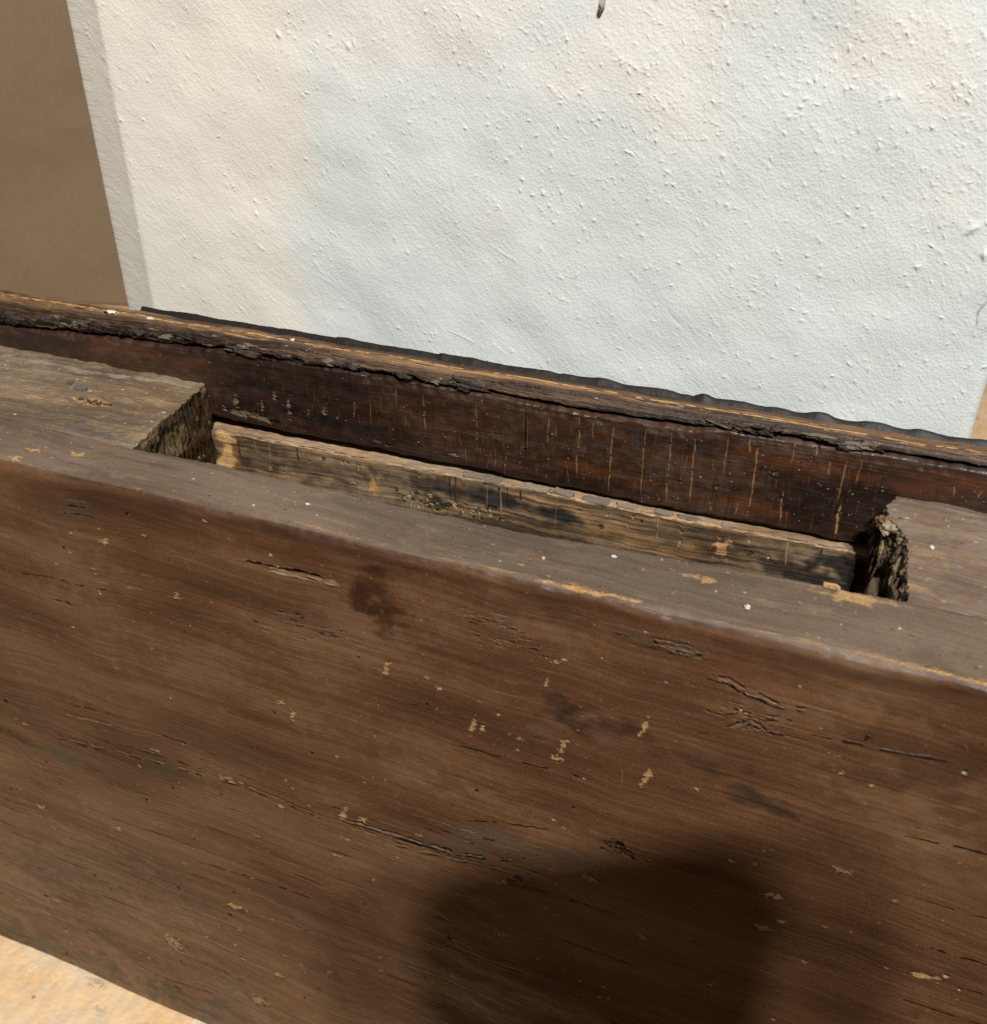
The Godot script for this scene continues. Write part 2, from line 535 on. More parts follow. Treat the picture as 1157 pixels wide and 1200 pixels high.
	var peg := put("paint_drip", lump(Vector3(0.0012, 0.0036, 0.0022), 901, 0.25, 9, 12), plain(Color8(216, 212, 200), 0.6), body)
	peg.position = Vector3(-0.0265, 0.1405, -0.1778)
	peg.rotation_degrees = Vector3(20, 0, -16)

func drop(c: Canvas, cx: float, cy: float, r: float, hgt: float):
	var m := int(r * 2.2) + 1
	var st := rng.randf_range(0.6, 1.6)
	var ca := cos(rng.randf() * PI)
	var sa := sqrt(1.0 - ca * ca)
	for dy in range(-m, m + 1):
		for dx in range(-m, m + 1):
			var x := int(cx) + dx
			var y := int(cy) + dy
			if x < 0 or y < 0 or x >= c.w or y >= c.h: continue
			var ex := x + 0.5 - cx
			var ey := y + 0.5 - cy
			var ux := (ex * ca + ey * sa) / r * st
			var uy := (ey * ca - ex * sa) / r / st
			var d := ux * ux + uy * uy
			if d < 4.0:
				c.ht[y * c.w + x] += hgt * exp(-d * 1.6)

# ---------------------------------------------------------------- the beam
const FT := 0.3685      # length of the front board's worn profile: face 0.343, ledge 0.0255

func face_px(c: Canvas, x: float, y: float) -> Vector2:
	return Vector2((x - X0) * c.sx, (FT - 0.343 - y) * c.sy)

func ledge_px(c: Canvas, x: float, z: float) -> Vector2:
	return Vector2((x - X0) * c.sx, (FT - 0.343 + z) * c.sy)

func slot_front(x: float) -> float:
	return -0.0248 - 0.0058 * smoothstep(0.0, 0.10, x)

func mm(c: Canvas, pts: Array) -> Array:
	var o := []
	for p in pts: o.append(face_px(c, p[0] * 0.001, p[1] * 0.001))
	return o

func face_canvas() -> Canvas:
	var c := Canvas.new(2048, 1324, XW, FT)
	var alt := PackedFloat32Array(); alt.resize(c.h)
	for y in c.h:
		var t := FT - y / c.sy
		alt[y] = clampf((t - 0.3408) / 0.0036, 0.0, 1.0)
	wood(c, {dark = Color8(62, 41, 27), mid = Color8(95, 66, 44), lite = Color8(121, 90, 63), grey = Color8(108, 88, 69), grain = 0.34, blotch = 0.6, band = 0.16, fine = 0.55, greyness = 0.45, rough = 0.40, rough_var = 0.22, dirt_relief = 0.2, wave = 9.0, along = 60.0, relief = 0.00014, relief_fine = 0.00005},
		100, -0.045, {dark = Color8(70, 58, 47), mid = Color8(95, 79, 65), lite = Color8(120, 102, 84), grey = Color8(104, 92, 81), rough = 0.57}, alt)
	# the dark band worn into the face just under the arris, and the greenish damp edge at the bottom
	for y in c.h:
		var t := FT - y / c.sy
		if t > 0.343: continue
		var under := clampf(1.0 - (0.343 - t) / 0.016, 0.0, 1.0)
		var low := clampf(1.0 - t / 0.028, 0.0, 1.0)
		if under <= 0.0 and low <= 0.0: continue
		for x in c.w:
			var n := 0.5 + 0.5 * lo.get_noise_2d(x * 0.006, y * 0.03)
			if under > 0.0: c.mix_px(y * c.w + x, Color8(46, 29, 19), under * 0.8 * n)
			if low > 0.0: c.mix_px(y * c.w + x, Color8(62, 54, 38), low * 0.9 * n)
	var tan := Color8(188, 146, 92)
	# broad tints: [x, y, rx, ry in mm, colour, strength]
	for q in [[-44, -19, 9, 14, Color8(44, 24, 13), 0.75], [-38, -26, 7, 9, Color8(49, 26, 14), 0.6], [-66, -10, 30, 5, Color8(81, 47, 27), 0.5], [33, -49, 16, 6, Color8(49, 34, 25), 0.7], [20, -44, 12, 4, Color8(50, 35, 28), 0.55], [88, -63, 14, 5, Color8(52, 39, 32), 0.7], [70, -55, 16, 4, Color8(55, 40, 32), 0.5], [79, -15, 12, 5, Color8(99, 62, 40), 0.6], [2, -120, 40, 9, Color8(81, 71, 66), 0.5], [-30, -134, 24, 6, Color8(82, 74, 66), 0.35], [-70, -41, 20, 8, Color8(87, 76, 66), 0.2], [54, -12, 12, 3, Color8(81, 77, 62), 0.5], [3, -21, 9, 8, Color8(77, 67, 57), 0.2], [-217, -157, 24, 6, Color8(71, 71, 52), 0.55], [-149, -146, 20, 6, Color8(64, 62, 47), 0.5], [-290, -330, 30, 14, Color8(49, 45, 32), 0.6], [-186, -322, 50, 13, Color8(49, 45, 32), 0.7], [-172, -16, 16, 8, Color8(77, 66, 55), 0.5], [130, -30, 26, 18, Color8(60, 40, 27), 0.5], [150, -60, 20, 24, Color8(87, 60, 42), 0.4], [-240, -250, 60, 30, Color8(94, 74, 54), 0.35], [-160, -220, 50, 22, Color8(91, 71, 50), 0.3], [46, -103, 6, 3, Color8(52, 30, 15), 0.8]]:
		var p := face_px(c, q[0] * 0.001, q[1] * 0.001)
		c.blob(p.x, p.y, q[2] * 0.001 * c.sx, q[3] * 0.001 * c.sy, q[4], q[5], 0.0, -1.0, 0.9, 0.75, -0.4)
	# long raised grain and splits
	var ridge := [[-300, -168], [-246, -152.7], [-213.9, -145.9], [-174.7, -140.7], [-134.3, -137.8], [-104.7, -136], [-72.9, -137.8], [-42.6, -139.5], [-6.4, -136.3], [20.8, -133.1]]
	c.line(mm(c, ridge), 2.0, Color8(116, 96, 74), 0.35, 0.0004, 0.9, -0.02)
	var ridge_low := []
	for p in ridge: ridge_low.append([p[0], p[1] - 1.6])
	c.line(mm(c, ridge_low), 1.2, Color8(44, 29, 19), 0.5, -0.0005, 0.6, 0.0)
	c.line(mm(c, [[-251.8, -169.8], [-209.1, -162.8], [-169.5, -157], [-142.3, -156.6], [-94.6, -152.2]]), 1.3, Color8(114, 94, 72), 0.35, 0.0003, 0.8, 0.02)
	c.line(mm(c, [[-66.9, -135.2], [-53.5, -134.9], [-34.9, -134.6], [-13.4, -133.7], [7.3, -128]]), 2.0, Color8(122, 106, 88), 0.45, 0.0006, 0.9, -0.12)
	c.line(mm(c, [[-66.9, -136.6], [-53.5, -136.6], [-34.9, -136.4], [-13.4, -135.2], [7.3, -129.6]]), 1.3, Color8(32, 21, 14), 0.8, -0.0008, 0.6, -0.2)
	for k in 46:
		var x0 := rng.randf_range(-0.34, 0.16)
		var y0 := -rng.randf_range(0.02, 0.335)
		var ln := rng.randf_range(0.015, 0.07)
		var up := rng.randf_range(0.02, 0.085)
		var pts := []
		for s in 6: pts.append(face_px(c, x0 + ln * s / 5.0, y0 + ln * up * s / 5.0 + rng.randf_range(-0.0005, 0.0005)))
		if k % 3 == 0: c.line(pts, rng.randf_range(0.8, 1.6), Color8(138, 118, 92), 0.35, 0.0002, 0.7, -0.1)
		else: c.line(pts, rng.randf_range(0.7, 1.4), Color8(44, 29, 19), 0.6, -0.0004, 0.6, -0.15)
	# named damage
	c.line(mm(c, [[-91.3, -18.7], [-83.7, -18.2], [-77.6, -18], [-70.2, -17.2], [-60, -17.4]]), 1.1, Color8(30, 19, 12), 0.7, -0.0012, 0.9)
	c.line(mm(c, [[-84, -20.2], [-77.6, -20.2], [-70.2, -19.6], [-62, -19.6], [-56.6, -19.4]]), 1.6, Color8(128, 106, 82), 0.5, 0.0003, 1.0)
	for q in [[-76, -19.6, 8, 1.0], [-66, -19.0, 9, 1.3], [-60, -19.4, 6, 0.9]]:
		var p := face_px(c, q[0] * 0.001, q[1] * 0.001)
		c.blob(p.x, p.y, q[2] * 0.001 * c.sx, q[3] * 0.0011 * c.sy, Color8(142, 122, 98), 0.75, -0.0003, 0.7, 1.0, 0.5, -0.4)
	for k in 150:
		var q: Array = [[-70.0, -41.0, 20.0, 7.0], [3.0, -21.0, 10.0, 7.0], [0.0, -121.0, 34.0, 6.0], [54.0, -12.0, 12.0, 3.0], [82.0, -30.0, 10.0, 5.0]][k % 5]
		var p := face_px(c, (q[0] + rng.randfn() * q[2] * 0.5) * 0.001, (q[1] + rng.randfn() * q[3] * 0.5) * 0.001)
		c.blob(p.x, p.y, rng.randf_range(2, 12), rng.randf_range(0.8, 2.0), [Color8(104, 88, 72), Color8(46, 31, 21), Color8(122, 104, 84)][k % 3], 0.5, [0.00025, -0.00035, 0.00025][k % 3], 0.55, 1.0, 0.6, -0.5)
	c.line(mm(c, [[67, -19.9], [72.5, -19.8], [78.2, -21.8], [86.4, -23.6], [94.7, -22.7]]), 1.1, Color8(42, 27, 17), 0.5, -0.0007, 1.0, -0.1)
	c.line(mm(c, [[68, -18.3], [73.5, -18.2], [78.8, -20], [86.4, -22], [96, -21.2]]), 1.9, Color8(116, 92, 68), 0.45, 0.0006, 0.9, -0.1)
	c.line(mm(c, [[74.7, -36.6], [81.5, -30.8], [88.1, -34.2]]), 2.0, Color8(114, 92, 70), 0.4, 0.0007, 0.9, -0.1)
	c.line(mm(c, [[74, -31], [80, -28.4], [88.1, -29.4]]), 1.0, Color8(42, 27, 17), 0.45, -0.0006, 1.0, -0.1)
	for k in 26:
		var p := face_px(c, 0.0465 + rng.randfn() * 0.0038, -0.103 + rng.randfn() * 0.0016)
		c.blob(p.x, p.y, rng.randf_range(2, 7), rng.randf_range(1.2, 3), [Color8(52, 29, 15), Color8(96, 62, 34), Color8(34, 20, 11)][k % 3], 0.7, [-0.0006, 0.0005, -0.0008][k % 3], 0.5, 0.9, 0.5)
	for q in [[-148.2, -121.8, -120.6, -123.1], [-264.3, -206.3, -250.4, -205.4], [-188.5, -61.4, -173.9, -62.4], [-13, -114.6, 23.1, -105.6], [-171.9, -18, -153.1, -15.6], [-172, -14.6, -156, -12.6]]:
		c.line(mm(c, [[q[0], q[1]], [(q[0] + q[2]) * 0.5, (q[1] + q[3]) * 0.5 + 0.8], [q[2], q[3]]]), 0.9, Color8(40, 26, 17), 0.6, -0.0005, 0.8, -0.1)
	# chips down to bare wood: [x, y, half width, half height in mm]
	for q in CHIPS:
		var p := face_px(c, q[0] * 0.001, q[1] * 0.001)
		var pale := tan.lerp(Color8(172, 142, 104), rng.randf())
		var rag := 1.0
		c.blob(p.x, p.y, q[2] * 0.00105 * c.sx, q[3] * 0.001 * c.sy, Color8(70, 46, 28), 0.5, 0.0, 0.7, rag, 0.6, -0.25)
		c.blob(p.x, p.y, q[2] * 0.00085 * c.sx, q[3] * 0.0008 * c.sy, pale, 0.8, -0.0003, 0.75, rag * 0.95, 0.45, -0.25)
	for q in ROUND:
		var p := face_px(c, q[0] * 0.001, q[1] * 0.001)
		c.blob(p.x, p.y, q[2] * 0.001 * c.sx, q[2] * 0.001 * c.sy, Color8(190, 168, 146), 0.85, 0.0007, 0.6, 0.2, 0.5)
	for k in 3:
		var p := face_px(c, -0.1716 + 0.004 * k, -0.274 - 0.003 * k)
		c.blob(p.x, p.y, 6, 9, Color8(128, 104, 84), 0.5, 0.0003, 0.6, 0.5)
	c.line(mm(c, [[-176, -268], [-178.5, -272], [-177, -277], [-172, -280]]), 3.0, Color8(140, 118, 98), 0.4, 0.0003, 0.4)
	# small random knocks, worm holes and paint specks
	for k in 330:
		var p := face_px(c, rng.randf_range(-0.35, 0.19), -rng.randf_range(0.004, 0.338))
		var r := rng.randf_range(0.8, 2.2) * (1.7 if rng.randf() < 0.12 else 1.0)
		c.blob(p.x, p.y, r * rng.randf_range(0.8, 2.2), r, [tan, Color8(176, 156, 128), Color8(204, 182, 148)][k % 3], rng.randf_range(0.4, 0.9), 0.00012, 0.6, 0.7, 0.6)
	for k in 60:
		var p := face_px(c, rng.randf_range(-0.35, 0.19), -rng.randf_range(0.004, 0.338))
		c.blob(p.x, p.y, rng.randf_range(1.2, 3.4), rng.randf_range(1.0, 2.4), Color8(18, 11, 7), 0.9, -0.0007, 0.9, 0.4, 0.5)
	for k in 40:
		var p := face_px(c, rng.randf_range(-0.35, 0.19), -rng.randf_range(0.004, 0.338))
		c.blob(p.x, p.y, rng.randf_range(5, 22), rng.randf_range(2, 6), Color8(108, 88, 68) if k % 2 else Color8(56, 38, 26), 0.35, -0.0001, -1.0, 1.0, 0.8, -0.5)
	for k in 2600:
		var p := face_px(c, rng.randf_range(-0.35, 0.20), -rng.randf_range(0.003, 0.338))
		var r := rng.randf_range(0.5, 1.1)
		c.blob(p.x, p.y, r * rng.randf_range(0.9, 2.4), r, [Color8(150, 122, 88), Color8(128, 106, 80), Color8(40, 26, 17), Color8(178, 158, 128)][k % 4], rng.randf_range(0.35, 0.95), [0.0001, 0.0001, -0.0002, 0.0001][k % 4], -1.0, 0.4, 0.7)
	for k in 260:
		var p := face_px(c, rng.randf_range(-0.35, 0.20), -rng.randf_range(0.006, 0.338))
		c.blob(p.x, p.y, rng.randf_range(8, 46), rng.randf_range(0.8, 2.6), [Color8(120, 92, 64), Color8(58, 38, 25), Color8(108, 86, 64)][k % 3], rng.randf_range(0.15, 0.4), [0.00008, -0.00012, 0.0001][k % 3], [0.6, 0.45, 0.7][k % 3], 1.1, 0.9, -0.8)
	for k in 90:
		var p := face_px(c, rng.randf_range(-0.34, 0.08), -rng.randf_range(0.12, 0.335))
		c.blob(p.x, p.y, rng.randf_range(24, 110), rng.randf_range(0.9, 2.2), [Color8(134, 115, 93), Color8(118, 102, 86), Color8(50, 34, 23)][k % 3], rng.randf_range(0.25, 0.55), [0.0003, 0.0002, -0.0003][k % 3], 0.5, 1.0, 0.7, -0.8)
	for k in 60:
		var p := face_px(c, rng.randf_range(-0.33, 0.06), -rng.randf_range(0.13, 0.335))
		c.blob(p.x, p.y, rng.randf_range(2, 9), rng.randf_range(1.2, 3.2), [Color8(184, 150, 104), Color8(150, 128, 98), Color8(26, 17, 11)][k % 3], rng.randf_range(0.5, 0.9), [-0.0002, 0.0002, -0.0006][k % 3], 0.7, 1.0, 0.5, -0.4)
	for k in 190:
		var p := face_px(c, rng.randf_range(-0.35, 0.20), -rng.randf_range(0.006, 0.338))
		c.blob(p.x, p.y, rng.randf_range(14, 70), rng.randf_range(1.2, 3.4), Color8(122, 107, 92), rng.randf_range(0.12, 0.34), 0.0001, 0.6, 1.2, 0.9, -0.8)
	for k in 70:
		var p := face_px(c, rng.randf_range(-0.35, 0.20), -rng.randf_range(0.006, 0.338))
		c.blob(p.x, p.y, rng.randf_range(30, 110), rng.randf_range(8, 26), [Color8(104, 80, 58), Color8(62, 42, 27), Color8(92, 62, 40), Color8(96, 80, 62)][k % 4], rng.randf_range(0.12, 0.28), 0.0, [0.65, 0.4, 0.4, 0.7][k % 4], 1.2, 0.9, -0.6)
	for k in 240:
		var a := face_px(c, rng.randf_range(-0.35, 0.20), -rng.randf_range(0.006, 0.338))
		var b := a + Vector2(rng.randf_range(-10, 10), rng.randf_range(8, 26)) if k % 2 else a + Vector2(rng.randf_range(20, 70), rng.randf_range(-8, 4))
		c.line([a, b], 0.6, Color8(134, 106, 76) if k % 3 else Color8(48, 31, 20), rng.randf_range(0.25, 0.6), -0.0001, 0.4, -0.2)
	# the arris: worn to bare wood here and there
	for k in 46:
		var x := rng.randf_range(-0.35, 0.20)
		var p := ledge_px(c, x, -0.0012)
		var much := 0.5 + 0.5 * lo.get_noise_2d(x * 30.0, 5.0) + (0.2 if x > 0.06 else -0.25)
		if rng.randf() > much: continue
		c.blob(p.x, p.y + rng.randf_range(-3, 4), rng.randf_range(6, 26), rng.randf_range(0.9, 2.2), Color8(150, 120, 86).lerp(Color8(126, 112, 98), rng.randf()), 0.5, -0.0002, 0.7, 1.0, 0.5)
	for q in [[-2, 44, 3.0], [10, 30, 2.0], [30, 14, 5.5], [19, 14, 4.5], [40, 8, 3.0], [-62, 22, 2.0], [-46, 16, 3.0], [100, 30, 3.0], [118, 20, 4.0], [135, 24, 4.0], [82, 22, 2.0]]:
		var p := ledge_px(c, q[0] * 0.001, -0.0020)
		c.blob(p.x, p.y, q[1] * 2.0, q[2] * 1.1, Color8(158, 124, 84), 0.6, -0.0003, 0.7, 1.5, 0.8)
	for q in [[22, 18, 3.2], [31, 16, 4.2], [39, 12, 3.6], [26, 10, 4.0], [128, 14, 3.0], [140, 12, 3.4]]:
		var p := ledge_px(c, q[0] * 0.001, -0.0016)
		c.blob(p.x, p.y, q[1] * 1.5, q[2], Color8(182, 142, 94), 0.75, -0.0004, 0.7, 1.1, 0.5)
	# the ledge: scuffs and specks
	for k in 240:
		var p := ledge_px(c, rng.randf_range(-0.35, 0.19), -rng.randf_range(0.003, 0.025))
		c.blob(p.x, p.y, rng.randf_range(0.8, 3.0), rng.randf_range(0.8, 2.0), [Color8(176, 150, 114), Color8(200, 188, 172), Color8(62, 50, 44)][k % 3], rng.randf_range(0.4, 0.85), 0.00012, 0.7, 0.8, 0.5)
	for k in 34:
		var p := ledge_px(c, rng.randf_range(-0.35, 0.19), -rng.randf_range(0.003, 0.025))
		c.blob(p.x, p.y, rng.randf_range(8, 40), rng.randf_range(3, 10), [Color8(138, 118, 94), Color8(84, 74, 70), Color8(122, 112, 106)][k % 3], 0.4, 0.0, -1.0, 1.0, 0.8)
	for k in 420:
		var p := ledge_px(c, rng.randf_range(-0.35, 0.19), -rng.randf_range(0.003, 0.025))
		c.blob(p.x, p.y, rng.randf_range(0.6, 2.0), rng.randf_range(0.5, 1.3), [Color8(150, 130, 106), Color8(54, 43, 35), Color8(132, 116, 100), Color8(70, 57, 46)][k % 4], rng.randf_range(0.3, 0.7), [0.0001, -0.0002, 0.0001, -0.0001][k % 4], 0.6, 0.6, 0.6)
	for k in 60:
		var p := ledge_px(c, rng.randf_range(-0.35, 0.19), -rng.randf_range(0.002, 0.025))
		c.blob(p.x, p.y, rng.randf_range(20, 70), rng.randf_range(4, 14), [Color8(118, 98, 76), Color8(72, 60, 50), Color8(100, 90, 82)][k % 3], 0.3, 0.0, [0.45, 0.5, 0.65][k % 3], 1.2, 0.9)
	for q in [[-189.7, -2.2, 11, 7], [-187.3, -10.2, 14, 5], [102, -29, 34, 14], [60, -18, 20, 6], [-170, -14, 16, 5]]:
		var p := ledge_px(c, q[0] * 0.001, maxf(q[1], -24.5) * 0.001)
		c.blob(p.x, p.y, q[2], q[3], Color8(178, 142, 94), 0.75, -0.0003, 0.75, 1.0, 0.5)
	return c

func build_beam():
	var beam := thing("mortised_plank", "old dark brown plank with a long slot in its top and raised rear lip", "plank")
	# --- front board: face, arris and front strip of the ledge
	var fc := face_canvas()
	var fm := fc.material("worn_brown_wood", 0.004)
	fm.metallic_specular = 0.4
	var xs := stations(0.0011)
	var prof := []        # [texture t, y, z, normal y, normal z]
	var t := 0.0
	prof.append([0.0, -0.343, -0.006, -1.0, 0.0])
	for k in 5:
		var a := PI * 0.5 * k / 4.0
		prof.append([0.001 + 0.0006 * k, -0.343 + 0.002 - 0.002 * cos(a), -0.002 + 0.002 * sin(a), -cos(a), sin(a)])
	t = 0.0045
	while t < 0.3386:
		prof.append([t, t - 0.343, 0.0, 0.0, 1.0])
		t += 0.0011
	for k in 9:
		var a := PI * 0.5 * k / 8.0
		prof.append([0.3390 + 0.0072 * k / 8.0, -0.0040 + 0.0040 * sin(a), -0.0040 + 0.0040 * cos(a), sin(a), cos(a)])
	for k in 26: prof.append([lerpf(0.3465, FT - 0.0005, k / 25.0), 0.0, -1.0, 1.0, 0.0])
	for k in 7: prof.append([FT - 0.0003, -0.0006 - 0.006 * k, -2.0, 0.0, -1.0])
	var cols := xs.size()
	put("front_board", sheet(cols, prof.size(), func(i: int, j: int):
		var x: float = xs[i]
		var q: Array = prof[j]
		var y: float = q[1]
		var z: float = q[2]
		var tt: float = q[0]
		var zb := slot_front(x) + fi.get_noise_2d(x * 160.0, 3.0) * 0.0005
		if z == -1.0: z = lerpf(-0.0043, zb, (tt - 0.3465) / (FT - 0.3470))
		elif z == -2.0: z = zb - 0.0004
		var u := mirror_u(x)
		var v := 1.0 - tt / FT
		var n := Vector3(0, q[3], q[4])
		var low := lo.get_noise_2d(x * 9.0, tt * 13.0) * 0.0009 + fi.get_noise_2d(x * 34.0, tt * 60.0) * 0.00022
		if tt > 0.3388 and tt < 0.3464: low += (fi.get_noise_2d(x * 20.0, 40.0) * 0.0014 - absf(fi.get_noise_2d(x * 60.0, 44.0)) * 0.0004) * sin((tt - 0.3388) / 0.0076 * PI)
		if q[4] == -1.0: low = fi.get_noise_2d(x * 90.0, y * 90.0) * 0.0006
		return [Vector3(x, y, z) + n * (low + fc.at(u, v) * 0.8), Vector2(u, v)], false), fm, beam)

	# --- the two ledge blocks left and right of the slot, and their rough sawn ends
	var lc := Canvas.new(1024, 300, 0.205, 0.060)
	wood(lc, {dark = Color8(82, 66, 52), mid = Color8(110, 91, 70), lite = Color8(138, 115, 89), grey = Color8(120, 108, 94), grain = 0.45, blotch = 0.9, fine = 0.7, greyness = 0.8, rough = 0.75, wave = 8.0, along = 30.0, relief = 0.0003, relief_fine = 0.00022}, 130, 0.02)
	ledge_marks(lc, true)
	var rc := Canvas.new(1024, 300, 0.205, 0.060)
	wood(rc, {dark = Color8(84, 68, 58), mid = Color8(104, 87, 71), lite = Color8(126, 106, 87), grey = Color8(110, 98, 88), grain = 0.3, blotch = 0.8, fine = 0.6, greyness = 0.7, rough = 0.65, wave = 8.0, along = 30.0, relief = 0.00018, relief_fine = 0.0001}, 140, 0.02)
	ledge_marks(rc, false)
	ledge_block(beam, lc.material("dusty_ledge_wood", 0.004), lc, true)
	ledge_block(beam, rc.material("grey_ledge_wood", 0.004), rc, false)

	build_inner_board(beam)
	build_lip(beam)
	# --- what closes the beam behind and at its far ends
	var dark := grainy(plain(Color8(66, 46, 32), 0.7), 30.0, 0.03)
	put("rear_board", box(Vector3(-0.62, FLOOR_Y, -0.1055), Vector3(0.44, -0.0225, -0.0955), 0.0015), dark, beam)
	put("end_board", box(Vector3(-0.618, FLOOR_Y + 0.001, -0.0950), Vector3(-0.600, -0.003, -0.0030), 0.001), dark, beam)
	put("end_board", box(Vector3(0.420, FLOOR_Y + 0.001, -0.0950), Vector3(0.438, -0.003, -0.0030), 0.001), dark, beam)

func ledge_marks(c: Canvas, left: bool):
	if left:
		for q in [[0.80, 0.50, 44, 16, Color8(178, 146, 102), 0.6], [0.92, 0.36, 50, 20, Color8(150, 126, 96), 0.5], [0.70, 0.60, 60, 14, Color8(168, 138, 98), 0.55], [0.45, 0.70, 80, 10, Color8(160, 132, 96), 0.5], [0.60, 0.12, 220, 13, Color8(150, 140, 126), 0.65], [0.85, 0.08, 90, 10, Color8(156, 146, 132), 0.7], [0.3, 0.1, 120, 14, Color8(140, 130, 116), 0.6], [0.5, 0.93, 150, 10, Color8(88, 78, 72), 0.6], [0.85, 0.92, 130, 12, Color8(86, 78, 74), 0.7], [0.72, 0.80, 120, 9, Color8(98, 86, 78), 0.5]]:
			c.blob(q[0] * c.w, q[1] * c.h, q[2], q[3], q[4], q[5], 0.0001, -1.0, 0.9, 0.7)
		# worm-eaten hollow
		for q in [[-0.1985, -0.0535, 11, 9], [-0.1945, -0.0525, 12, 8], [-0.2045, -0.0545, 9, 5], [-0.190, -0.0530, 9, 5]]:
			var p := Vector2((q[0] + 0.36) * c.sx, (-q[1] - 0.0245) * c.sy)
			p.y = c.h - p.y
			c.blob(p.x, p.y + 8, q[2] * 2.0, q[3] * 1.5, Color8(192, 140, 80), 0.85, -0.0004, 0.8, 1.0, 0.5)
			c.blob(p.x, p.y, q[2] * 1.2, q[3], Color8(30, 18, 10), 0.9, -0.0016, 0.9, 0.9, 0.5)
		for k in 26:
			var x := rng.randf_range(0.4, 0.95) * c.w
			var y := rng.randf_range(0.80, 0.97) * c.h
			c.line([Vector2(x, y), Vector2(x + 26, y - 13)], 1.2, Color8(60, 54, 52), 0.6, -0.0003)
	else:
		for q in [[0.10, 0.52, 60, 18, Color8(150, 118, 86), 0.5], [0.15, 0.30, 70, 14, Color8(140, 112, 86), 0.5], [0.14, 0.06, 90, 8, Color8(136, 130, 124), 0.6], [0.06, 0.85, 50, 18, Color8(172, 138, 96), 0.5], [0.22, 0.62, 60, 20, Color8(146, 118, 88), 0.4]]:
			c.blob(q[0] * c.w, q[1] * c.h, q[2], q[3], q[4], q[5], 0.0001, -1.0, 0.9, 0.7)
	for k in 60:
		c.blob(rng.randf() * c.w, rng.randf() * c.h, rng.randf_range(10, 60), rng.randf_range(4, 16), [Color8(146, 120, 90), Color8(84, 68, 55), Color8(124, 112, 98)][k % 3], 0.4, 0.0, -1.0, 1.2, 0.8)
	for k in 420:
		var r := rng.randf_range(0.8, 2.6)
		c.blob(rng.randf() * c.w, rng.randf() * c.h, r * rng.randf_range(0.8, 2.6), r, [Color8(190, 158, 112), Color8(204, 192, 172), Color8(54, 42, 34), Color8(172, 132, 84)][k % 4], rng.randf_range(0.4, 0.9), 0.00012, 0.8, 0.8, 0.5)

func slot_left(z: float) -> float:
	return lerpf(-0.1552, -0.1646, clampf((-z - 0.0255) / 0.0577, 0.0, 1.0)) + fi.get_noise_2d(z * 300.0, 8.0) * 0.0009

func slot_right(z: float) -> float:
	var k := clampf((-z - 0.0286) / 0.0546, 0.0, 1.0)
	var base := 0.1171 - 0.0034 * k - 0.0060 * smoothstep(0.52, 0.80, k) + 0.0028 * smoothstep(0.86, 1.0, k)
	return base + fi.get_noise_2d(z * 420.0, 18.0) * 0.0009

func ledge_top(x: float, z: float, left: bool) -> float:
	var y := lo.get_noise_2d(x * 22.0, z * 30.0 + 4.0) * 0.0006 + fi.get_noise_2d(x * 120.0, z * 120.0) * 0.00022
	if left:
		y += -0.0004 - 0.0005 * smoothstep(-0.03, -0.08, z)
		y += 0.0009 * smoothstep(-0.077, -0.0825, z) * (0.6 + fi.get_noise_2d(x * 90.0, 2.0))    # dust banked against the lip
	else: y += 0.0055 * smoothstep(-0.03, -0.080, z) - 0.0002
	return y

